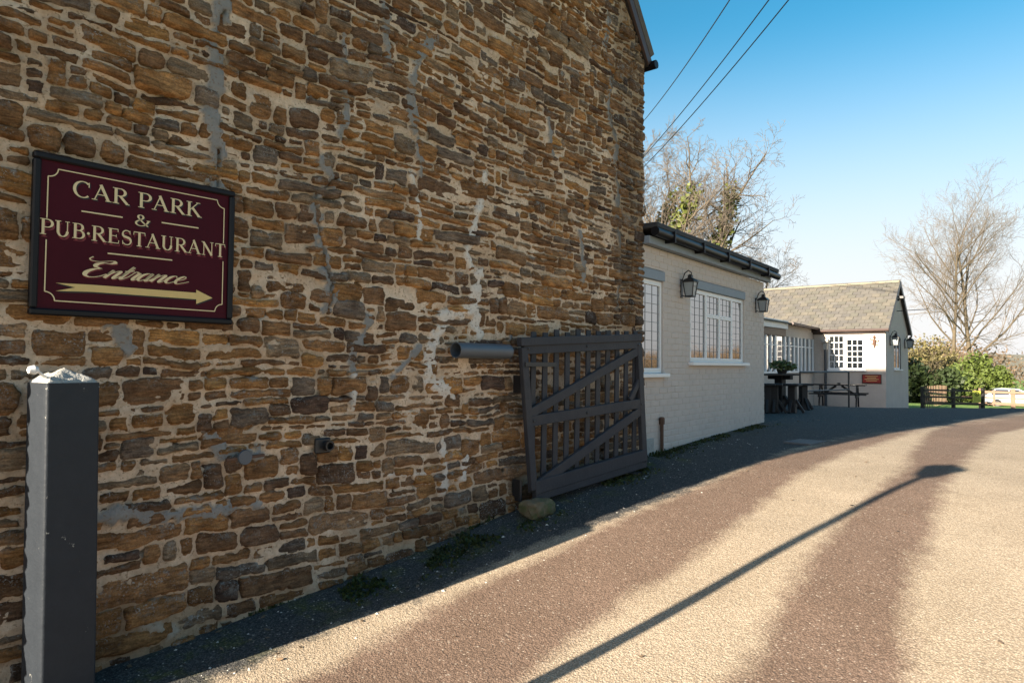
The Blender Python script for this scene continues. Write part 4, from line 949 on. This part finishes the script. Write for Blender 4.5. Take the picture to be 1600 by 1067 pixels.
# railing
rl = empty('handrail', (0, 0, 0), 0, 'thin dark metal handrail with single end post in front of picnic table', 'railing')
ra = on_plane(1326, 581, (20.0, 0, 0), (1, 0, 0)); rb = np.array([17.2, on_plane(1250, 582, (17.2, 0, 0), (1, 0, 0))[1], ra[2]])
m = MB(); m.tube([rb, ra], .022, 8); m.build('top_rail', M['iron'], rl); m = MB(); m.tube([rb-[0, 0, .47], ra-[0, 0, .47]], .018, 8); m.build('mid_rail', M['iron'], rl)
m = MB(); m.tube([ra, (ra[0], ra[1], gz(ra[0])-.05)], .024, 8); m.build('post', M['iron'], rl); m = MB(); m.tube([rb, (rb[0], rb[1], gz(rb[0])-.05)], .024, 8); m.build('post', M['iron'], rl)
# picnic table
def picnic(loc, rz):
    e = empty('picnic_table', loc, rz, 'dark timber picnic table with attached benches before the cream wall', 'picnic table')
    for k in range(5): part('top_board', M['timber'], e, ((-.80, -.37+.148*k+.004, .71), (.80, -.37+.148*(k+1)-.004, .75)), ch=.003)
    for s in (-1, 1):
        for k in range(2): y = s*(.62+.13*k); part('bench_board', M['timber'], e, ((-.85, y-.06, .42), (.85, y+.06, .46)), ch=.003)
        for x in (-.55, .55): m = MB(); m.beam((x, s*.28, .71), (x, s*.62, 0), .09, .045, .003, side=(1, 0, 0)); m.build('leg', M['timber'], e)
    for x in (-.55, .55): part('bench_bearer', M['timber'], e, ((x-.022, -.78, .33), (x+.022, .78, .42)), ch=.003); part('top_bearer', M['timber'], e, ((x-.022, -.36, .63), (x+.022, .36, .71)), ch=.003)
    for x in (-1, 1): m = MB(); m.beam((x*.5, 0, .40), (x*.08, 0, .70), .07, .04, .003); m.build('strut', M['timber'], e)
    m = MB(); m.lathe([(.05, 0), (.055, .05), (.04, .05)], (0, 0, .75), 10); m.build('ashtray', M['iron'], e)
    return e
q = on_plane(1311, 634, (24.6, 0, 0), (1, 0, 0)); picnic((24.6, q[1], gz(24.6)), math.radians(100))

# manhole cover / drain grate on the drive
q = on_ground(1258, 691); gr = empty('drain_cover', (q[0], q[1], float(g2(q[0], q[1]))+.010), SUN_AZ*-.5, 'rectangular metal drain cover set in the shaded tarmac by the brick wing', 'drain cover')
gr.scale = (.8, .7, 1)
part('frame', M['galv'], gr, ((-.34, -.24, -.03), (.34, -.21, .006)), ((-.34, .21, -.03), (.34, .24, .006)), ((-.34, -.21, -.03), (-.31, .21, .006)), ((.31, -.21, -.03), (.34, .21, .006)))
for k in range(8): part('plate', M['galv'], gr, ((-.305+.077*k, -.205, -.03), (-.305+.077*k+.066, .205, .002)), ch=.004)
# street lamp outside the frame on the left: its shadow lies across the drive
hd = on_ground(1465, 735); Hl = 3.25
Ls = (Hl-hd[2])/math.tan(SUN_EL); lx_, ly_ = hd[0]-Ls*math.cos(SUN_AZ), hd[1]+Ls*math.sin(SUN_AZ)
lp = empty('street_lamp', (lx_, ly_, 0), 0, 'black lamp post with lantern head at the entrance, casting a long shadow across the drive', 'lamp post')
m = MB(); m.lathe([(.09, -.05), (.09, .35), (.05, .42), (.042, 1.2), (.036, Hl-.16)], (0, 0, 0), 14); m.build('column', M['iron'], lp, True)
m = MB(); m.lathe([(.06, Hl-.16), (.11, Hl-.13), (.17, Hl+.04), (.21, Hl+.06), (.17, Hl+.10), (.05, Hl+.15), (.02, Hl+.18)], (0, 0, 0), 8); m.build('lantern_head', M['iron'], lp)

# ================================================================== cables
for k, (a, b, lab) in enumerate((((1132, 0), (1000, 183), 'leftmost of the three overhead cables above the brick wing'), ((1192, 0), (1000, 238), 'middle one of the three overhead cables above the brick wing'), ((1222, 0), (1000, 254), 'rightmost of the three overhead cables above the brick wing'))):
    a = np.array(a, float); b = np.array(b, float); d = b-a; A = at_depth(*(a-d*.55), 11); B = at_depth(*(b+d*.25), 30)
    pts = [A+(B-A)*t_-np.array([0, 0, .35*4*t_*(1-t_)]) for t_ in np.linspace(0, 1, 24)]
    tag(MB().tube(pts, .013, 6).build('overhead_cable', M['black'], None, True), lab, 'cable', 'overhead cables')

# ================================================================== vegetation
def grow(rng, base, height, spread, levels, n_child, stems=1, lean=(0, 0), start=.25, wob=.12, r0=None, up=.25, angf=1.0):
    segs = []
    def branch(p, d, L, r, lev):
        n = max(3, int(5-lev*.4)) if lev else 9; step = L/n; pts = [p]; rad = [r]
        for i in range(n):
            d = d+rng.normal(size=3)*wob*((.6 if levels == 4 and stems == 1 and lev == 0 else 1)+.5*lev); d[2] += up*.12*(1 if lev else .4); d /= np.linalg.norm(d)
            p = p+d*step; pts.append(p); rad.append(r*(1-.72*(i+1)/n) if lev < levels else r*(1-.5*(i+1)/n))
            segs.append((pts[-2], p, rad[-2], rad[-1], lev))
        if lev < levels:
            for k in range(n_child[lev]):
                t_ = (start if lev == 0 else .15)+(1-(start if lev == 0 else .15))*(k+rng.random())/n_child[lev]
                j = min(n-1, int(t_*n)); f_ = t_*n-j; q = pts[j]*(1-f_)+pts[j+1]*f_; dd = pts[j+1]-pts[j]; dd /= np.linalg.norm(dd)
                a = rng.normal(size=3); a -= dd*(a@dd); a /= np.linalg.norm(a); ang = rng.uniform(.5, 1.05)*angf
                nd = dd*math.cos(ang)+a*math.sin(ang); ll = L*rng.uniform(.42, .70)*(1-.45*t_ if lev == 0 else 1-.3*t_)*(spread if lev == 0 else 1)
                branch(q, nd, ll, max(.004, rad[j]*rng.uniform(.45, .65)), lev+1)
    for s in range(stems):
        d = np.array([lean[0]+rng.normal()*.12*(stems > 1)*1.6, lean[1]+rng.normal()*.12*(stems > 1)*1.6, 1.]); d /= np.linalg.norm(d)
        branch(np.array(base, float)+rng.normal(size=3)*[.3, .3, 0]*(stems > 1), d, height*(rng.uniform(.85, 1) if stems > 1 else 1), r0 or height*.022, 0)
    return segs
def tubes(segs, sides, minr=0):
    A = np.array([s[0] for s in segs]); B = np.array([s[1] for s in segs]); ra = np.maximum(minr, np.array([s[2] for s in segs])); rb = np.maximum(minr*.6, np.array([s[3] for s in segs]))
    d = B-A; d /= np.linalg.norm(d, axis=1)[:, None]+1e-9; h = np.where(np.abs(d[:, 2:3]) < .9, [[0, 0, 1.]], [[1., 0, 0]]); x = np.cross(d, h); x /= np.linalg.norm(x, axis=1)[:, None]; y = np.cross(d, x); V = []
    for P, r in ((A, ra), (B, rb)):
        for k in range(sides): a = 2*math.pi*k/sides; V.append(P+(x*math.cos(a)+y*math.sin(a))*r[:, None])
    V = np.stack(V, 1).reshape(-1, 3); n = len(segs); b0 = np.arange(n)[:, None]*2*sides; Fs = []
    for k in range(sides): k2 = (k+1) % sides; Fs.append(np.concatenate([b0+k, b0+k2, b0+sides+k2, b0+sides+k], 1))
    return V, np.concatenate(Fs)
def bare_tree(name, base, segs, label, minr=.008, ivy=None, group=None, mats=('bark', 'twig')):
    e = empty(name, base, 0, label, 'tree', group); o = np.array(base, float)
    for nm, sel, sd, mt in (('trunk', [s for s in segs if s[4] == 0], 8, mats[0]), ('limbs', [s for s in segs if s[4] == 1], 6, mats[0]), ('crown', [s for s in segs if s[4] >= 2], 3, mats[1])):
        if sel: V, Fs = tubes(sel, sd, minr); meshobj(nm, V-o, Fs, M[mt], e, True)
    if ivy:
        rng = np.random.default_rng(5); pts = []
        for s in segs:
            if s[4] <= ivy[3] and s[2] > ivy[1] and s[0][2] < ivy[2]:
                for t_ in np.linspace(0, 1, 4): q = s[0]+(s[1]-s[0])*t_-o; rr = s[2]*1.6+.30; pts.append((*q, rr, rr, rr*1.2))
        leaf_cloud('ivy', pts, ivy[0], .13, M['ivy'], e, 6, .8)
    return e
def base_at(px, z, dz=0):
    p = at_depth(px, 571, z); return np.array([p[0], p[1], float(g(p[0]))-.1+dz])
rng = np.random.default_rng(21)
b = base_at(1040, 32); bare_tree('ivy_clad_tree', b, grow(rng, b, 11.0, .9, 4, [12, 7, 6, 4], 3, (.12, -.05), .25, .10, .26, .6), 'bare winter tree with ivy on its trunk behind the brick wing', .008, (9000, .07, 10.0, 0), 'bare winter trees')
b = base_at(985, 36); bare_tree('ivy_clad_tree', b, grow(rng, b, 12.5, .9, 4, [12, 7, 6, 4], 2, (.0, 0), .3, .10, .24, .6), 'bare winter tree half hidden behind the far edge of the stone gable', .011, (6000, .06, 11.0, 0), 'bare winter trees')
b = base_at(1130, 44); bare_tree('bare_tree', b, grow(rng, b, 9.6, .9, 4, [10, 7, 6, 4], 2, (.12, -.14), .15, .10, .12, .5), 'smaller bare tree reaching right above the brick wing gutter', .008, None, 'bare winter trees')
rng = np.random.default_rng(5)
b = base_at(1493, 75); bare_tree('tall_bare_tree', b, grow(rng, b, 16.5, 1.1, 4, [13, 8, 7, 4], 1, (-.02, .02), .26, .07, .25, .5, .9), 'left one of two tall bare trees beyond the car park fence', .010, None, 'bare winter trees')
b = base_at(1519, 75); bare_tree('tall_bare_tree', b, grow(rng, b, 17.2, 1.15, 4, [14, 8, 7, 4], 1, (.02, -.02), .22, .07, .28, .5, .92), 'right one of two tall bare trees beyond the car park fence', .010, None, 'bare winter trees')
def bush(name, px, z, w_, h_, mat, label, n, seed, size=.16):
    b = base_at(px, z); e = empty(name, b, 0, label, 'bush'); r = np.random.default_rng(seed); cs = []
    for k in range(16): a = r.uniform(0, 6.28); q = r.random()**.6; hh = h_*r.uniform(.25, .8)*(1-.35*q); cs.append((math.cos(a)*w_*.75*q, math.sin(a)*w_*.6*q, hh, w_*r.uniform(.2, .36), w_*r.uniform(.2, .36), h_*r.uniform(.16, .28)))
    leaf_cloud('foliage', cs, n, size, M[mat], e, seed, .6)
    sg_ = [s for s in grow(r, (0, 0, 0), h_*.8, .8, 2, [6, 4], 4, (0, 0), .1, .2, .06)]; V, Fs = tubes(sg_, 4, .01); meshobj('stems', V, Fs, M['bark'], e); return e
bush('laurel_bush', 1528, 58, 3.2, 4.6, 'bush', 'bright green rounded bush right of centre behind the rail fence', 7000, 31)
bush('laurel_bush', 1492, 54, 2.6, 4.0, 'bush', 'mid green bush below the left tall bare tree', 5500, 32)
bush('evergreen_bush', 1448, 46, 2.6, 3.6, 'darkbush', 'dark evergreen bush close to the corner of the cream pub gable', 6000, 33)
bush('evergreen_bush', 1415, 50, 2.4, 3.0, 'darkbush', 'dark evergreen bush mostly hidden behind the cream pub gable', 3500, 36)
bush('willow_bush', 1440, 62, 3.8, 7.6, 'yellowbush', 'tall yellowish winter bush between pub gable and tall bare trees', 5000, 34, .14)
bush('willow_bush', 1478, 66, 3.0, 5.6, 'yellowbush', 'low yellowish winter bush behind the green bushes', 3500, 35, .14)
# woodland edge and hill far behind
r = np.random.default_rng(8); cs = []
for k in range(150):
    px = r.uniform(1380, 3300); z = r.uniform(85, 125); 
    th = TH-math.atan((px-800)/F); dd = z/math.cos(math.atan((px-800)/F)); h_ = r.uniform(5.5, 9.0)*(1.15 if px > 1680 else 1); x_, y_ = CAM[0]+dd*math.cos(th), CAM[1]+dd*math.sin(th); cs.append((x_, y_, -2.3+h_*.45, 5, 5, h_*.5))
tag(leaf_cloud('far_woodland', cs, 90000, .30, M['brownwood'], None, 9, .35), 'brown winter woodland edge along the far side of the field', 'woodland', None, 'stuff')
tag(sheet('hill', np.linspace(260, 900, 60), np.linspace(-700, 700, 80), lambda X, Y: -5+14*np.clip((X-260)/350, 0, 1)**1.2*(.6+.5*np.sin(Y*.006+1)+.2*np.sin(Y*.02)), M['hill']), kind='structure')
# moss and grit at the wall foot
n = 9000; r = np.random.default_rng(14); uu = r.uniform(.9, 6.9, n); vv = np.abs(r.normal(.22, .11, n)); kp = fbm(uu*2.2, vv*3, 71, 3) > .10; uu, vv = uu[kp], np.maximum(.07, vv[kp])
u2 = r.uniform(7.0, 11.0, 1800); v2 = np.abs(r.normal(0, .12, 1800))-(u2-7)*math.tan(WA)+.03; kp = fbm(u2*2.2, v2*3, 72, 3) > .05; uu = np.concatenate([uu, u2[kp]]); vv = np.concatenate([vv, v2[kp]]); n = len(uu)
zz = road_z(uu, -vv)+.002; a = r.uniform(0, 6.28, n); s = r.uniform(.005, .016, n); hgt = r.uniform(.004, .024, n)*(1+1.5*(fbm(uu*1.5, vv*2, 73, 2) > .28))
P = np.stack([uu, -vv, zz], 1); dx = np.stack([np.cos(a)*s, np.sin(a)*s, 0*a], 1); up_ = np.stack([r.normal(size=n)*.006, r.normal(size=n)*.006, hgt], 1)
V = np.stack([P-dx, P+dx, P+dx*.5+up_, P-dx*.5+up_], 1).reshape(-1, 3); tag(meshobj('moss', V, np.arange(n)[:, None]*4+np.arange(4)[None], M['moss'], None), 'dark green moss tufts along the foot of the walls', 'moss', None, 'stuff')
m = MB(); 
for k in range(200):
    u_ = r.uniform(.9, 9); v_ = abs(r.normal(.35, .3))+.06; s_ = r.uniform(.004, .011)*(1.6 if r.random() < .1 else 1); z_ = float(road_z(np.array(u_), np.array(-v_))); 
    V = [(u_+s_*a_*r.uniform(.7, 1.2), -v_+s_*b_*r.uniform(.7, 1.2), z_+s_*.6*c_) for a_, b_, c_ in ((1, 0, 0), (0, 1, 0), (-1, 0, 0), (0, -1, 0), (0, 0, 1), (0, 0, -.3))]; m.add(V, [(0, 1, 4), (1, 2, 4), (2, 3, 4), (3, 0, 4), (1, 0, 5), (2, 1, 5), (3, 2, 5), (0, 3, 5)])
tag(m.build('loose_grit', M['grit']), 'pale loose grit scattered along the shaded wall foot', 'grit', None, 'stuff')

n = 170; r = np.random.default_rng(77); uu = r.uniform(1.0, 14, n); vv = np.where(r.random(n) < .7, np.abs(r.normal(.2, .25, n))+.08-np.where(uu > 7, (uu-7)*math.tan(WA), 0), r.uniform(.3, 5.5, n)); P = np.stack([uu, -vv, road_z(uu, -vv)+.006], 1)
a = r.uniform(0, 6.28, n); s_ = r.uniform(.012, .026, n)[:, None]; d1 = np.stack([np.cos(a), np.sin(a), r.normal(size=n)*.15], 1)*s_; d2 = np.stack([-np.sin(a), np.cos(a), r.normal(size=n)*.25], 1)*s_*.55
V = np.stack([P-d1, P+d2, P+d1+[0, 0, .004], P-d2], 1).reshape(-1, 3); tag(meshobj('fallen_leaves', V, np.arange(n)[:, None]*4+np.arange(4)[None], M['brownwood'], None), 'dry brown leaves blown along the wall foot and drive', 'leaves', None, 'stuff')
# ================================================================== fences, notice, car
def fence_pt(px, z): p = at_depth(px, 571, z); return np.array([p[0], p[1], 0])
def rail_fence(A, B, nposts, h, rails, mat, label, pw=.10, name='rail_fence', ztilt=True):
    e = empty(name, (A[0], A[1], float(g(A[0]))), math.atan2(B[1]-A[1], B[0]-A[0]), label, 'fence'); L_ = float(np.hypot(*(B-A)[:2])); z0 = float(g(A[0])); f = lambda s: float(g(A[0]+(B[0]-A[0])*s/L_))-z0
    for k in range(nposts): s = L_*k/(nposts-1); part('post', M[mat], e, ((s-pw/2, -pw/2, f(s)-.3), (s+pw/2, pw/2, f(s)+h+.06)), ch=.01)
    for rz_ in rails: m = MB(); m.beam((0, -pw/2-.02, f(0)+rz_), (L_, -pw/2-.02, f(L_)+rz_), .09, .035, .004, side=(0, 1, 0)); m.build('rail', M[mat], e)
    return e
fA, fB = fence_pt(1441, 34), fence_pt(1477, 34.5); fC = fence_pt(1535, 35.5)
rail_fence(fA, fC, 3, 1.02, (.25, .58, .92), 'timber', 'dark timber rail fence standing in shade beside the cream pub', .14)
fD = fence_pt(1494, 50)
pe = empty('paling_fence', (fA[0], fA[1], gz(fA[0])), math.atan2(fD[1]-fA[1], fD[0]-fA[0]), 'row of slanting pale timber stakes running back from the dark fence', 'fence')
Lq = float(np.hypot(*(fD-fA)[:2]))
for k in range(24):
    s = Lq*(k+.5)/24; z_ = gz(fA[0]+(fD[0]-fA[0])*s/Lq)-gz(fA[0]); m = MB(); m.beam((s-.12, 0, z_-.05), (s+.12, 0, z_+1.12), .12, .03, .003); m.build('pale', M['paletimber'], pe)
m = MB(); m.beam((0, .04, .35), (Lq, .04, gz(fD[0])-gz(fA[0])+.35), .08, .04); m.beam((0, .04, .85), (Lq, .04, gz(fD[0])-gz(fA[0])+.85), .08, .04); m.build('rail', M['timber'], pe)
rail_fence(fD, fence_pt(1680, 46), 7, 1.25, (.3, .75, 1.2), 'paletimber', 'sunlit pale timber rail fence along the edge of the grass', .13)
rail_fence(fence_pt(1532, 36.5), fence_pt(1690, 34), 4, 1.0, (.3, .85), 'paletimber', 'nearer brown rail fence with stout posts at the right edge', .2)
q = fence_pt(1523, 35.0); nb = empty('notice_board', (q[0], q[1], gz(q[0])), TH-math.pi/2, 'yellow green notice with black round symbol on the dark fence', 'sign')
part('board', M['yellow'], nb, ((-.21, -.13, .36), (.21, -.11, .95)), ch=.004)
m = MB(); m.lathe([(.12, 0), (.12, -.006), (.085, -.006), (.085, 0)], (0, -.131, .79), 20, axis='Y', cap=False); m.add([(-.05, -.134, .74), (.05, -.134, .74), (0, -.134, .84)], [(0, 1, 2)]); m.build('symbol', M['black'], nb)
for k in range(4): part('lettering', M['timber'], nb, ((-.15, -.134, .44+.055*k), (.15, -.131, .455+.055*k)), ch=0)
# parked car seen from the side, tail to the left
cA, cB = fence_pt(1533, 52), fence_pt(1625, 50.5); ang = math.atan2(cB[1]-cA[1], cB[0]-cA[0])
car = empty('parked_car', (cA[0], cA[1], gz(cA[0])), ang, 'silver white car parked on the grass beyond the fences', 'car')
zc_ = gz(cA[0]); prof = [(0, .45), (0, .85), (.12, .98), (.75, 1.40), (1.2, 1.47), (2.2, 1.44), (2.95, 1.02), (3.95, .88), (4.15, .70), (4.18, .42), (3.9, .28), (.3, .28)]
def hwid(z_): return .86 if z_ < 1.0 else .86-.26*(z_-1.0)/.47
V = [(x, -hwid(z_), z_) for x, z_ in prof]+[(x, hwid(z_), z_) for x, z_ in prof]; n = len(prof)
body = meshobj('body', V, [tuple(range(n)), tuple(range(2*n-1, n-1, -1))]+[(k, k+n, (k+1) % n+n, (k+1) % n) for k in range(n)], M['carp'], car)
for s in (-1, 1):
    for x0, x1, x2, x3 in ((.80, 1.55, 1.55, .45), (1.62, 2.12, 2.70, 1.62)):
        y = lambda z_: s*(hwid(z_)+.004); meshobj('side_window', [(x3, y(1.02), 1.02), (x2, y(1.02), 1.02), (x1, y(1.36), 1.36), (x0, y(1.36), 1.36)], [(0, 1, 2, 3)], M['glass'], car)
    for x in (.80, 3.35):
        m = MB(); m.lathe([(.30, -.09), (.32, -.06), (.32, .06), (.30, .09)], (x, s*.80, .32), 20, axis='Y'); wh = m.build('wheel', M['tyre'], car, True); m = MB(); m.lathe([(.20, -.01), (.20, .01)], (x, s*.895, .32), 14, axis='Y'); m.build('rim', M['galv'], wh)
    part('tail_light', M['redlens'], car, ((-.02, s*.62-.12, .74), (.10, s*.62+.25*(s > 0)-.0+.12*(s < 0)-.25*(s < 0), .95)))
    part('headlight', M['lampglass'], car, ((4.02, s*.62-.14, .66), (4.17, s*.62+.14, .78)))
meshobj('rear_window', [(.17, -.66, 1.03), (.17, .66, 1.03), (.72, .58, 1.385), (.72, -.58, 1.385)], [(0, 1, 2, 3)], M['glass'], car).location = (-.012, 0, .012)
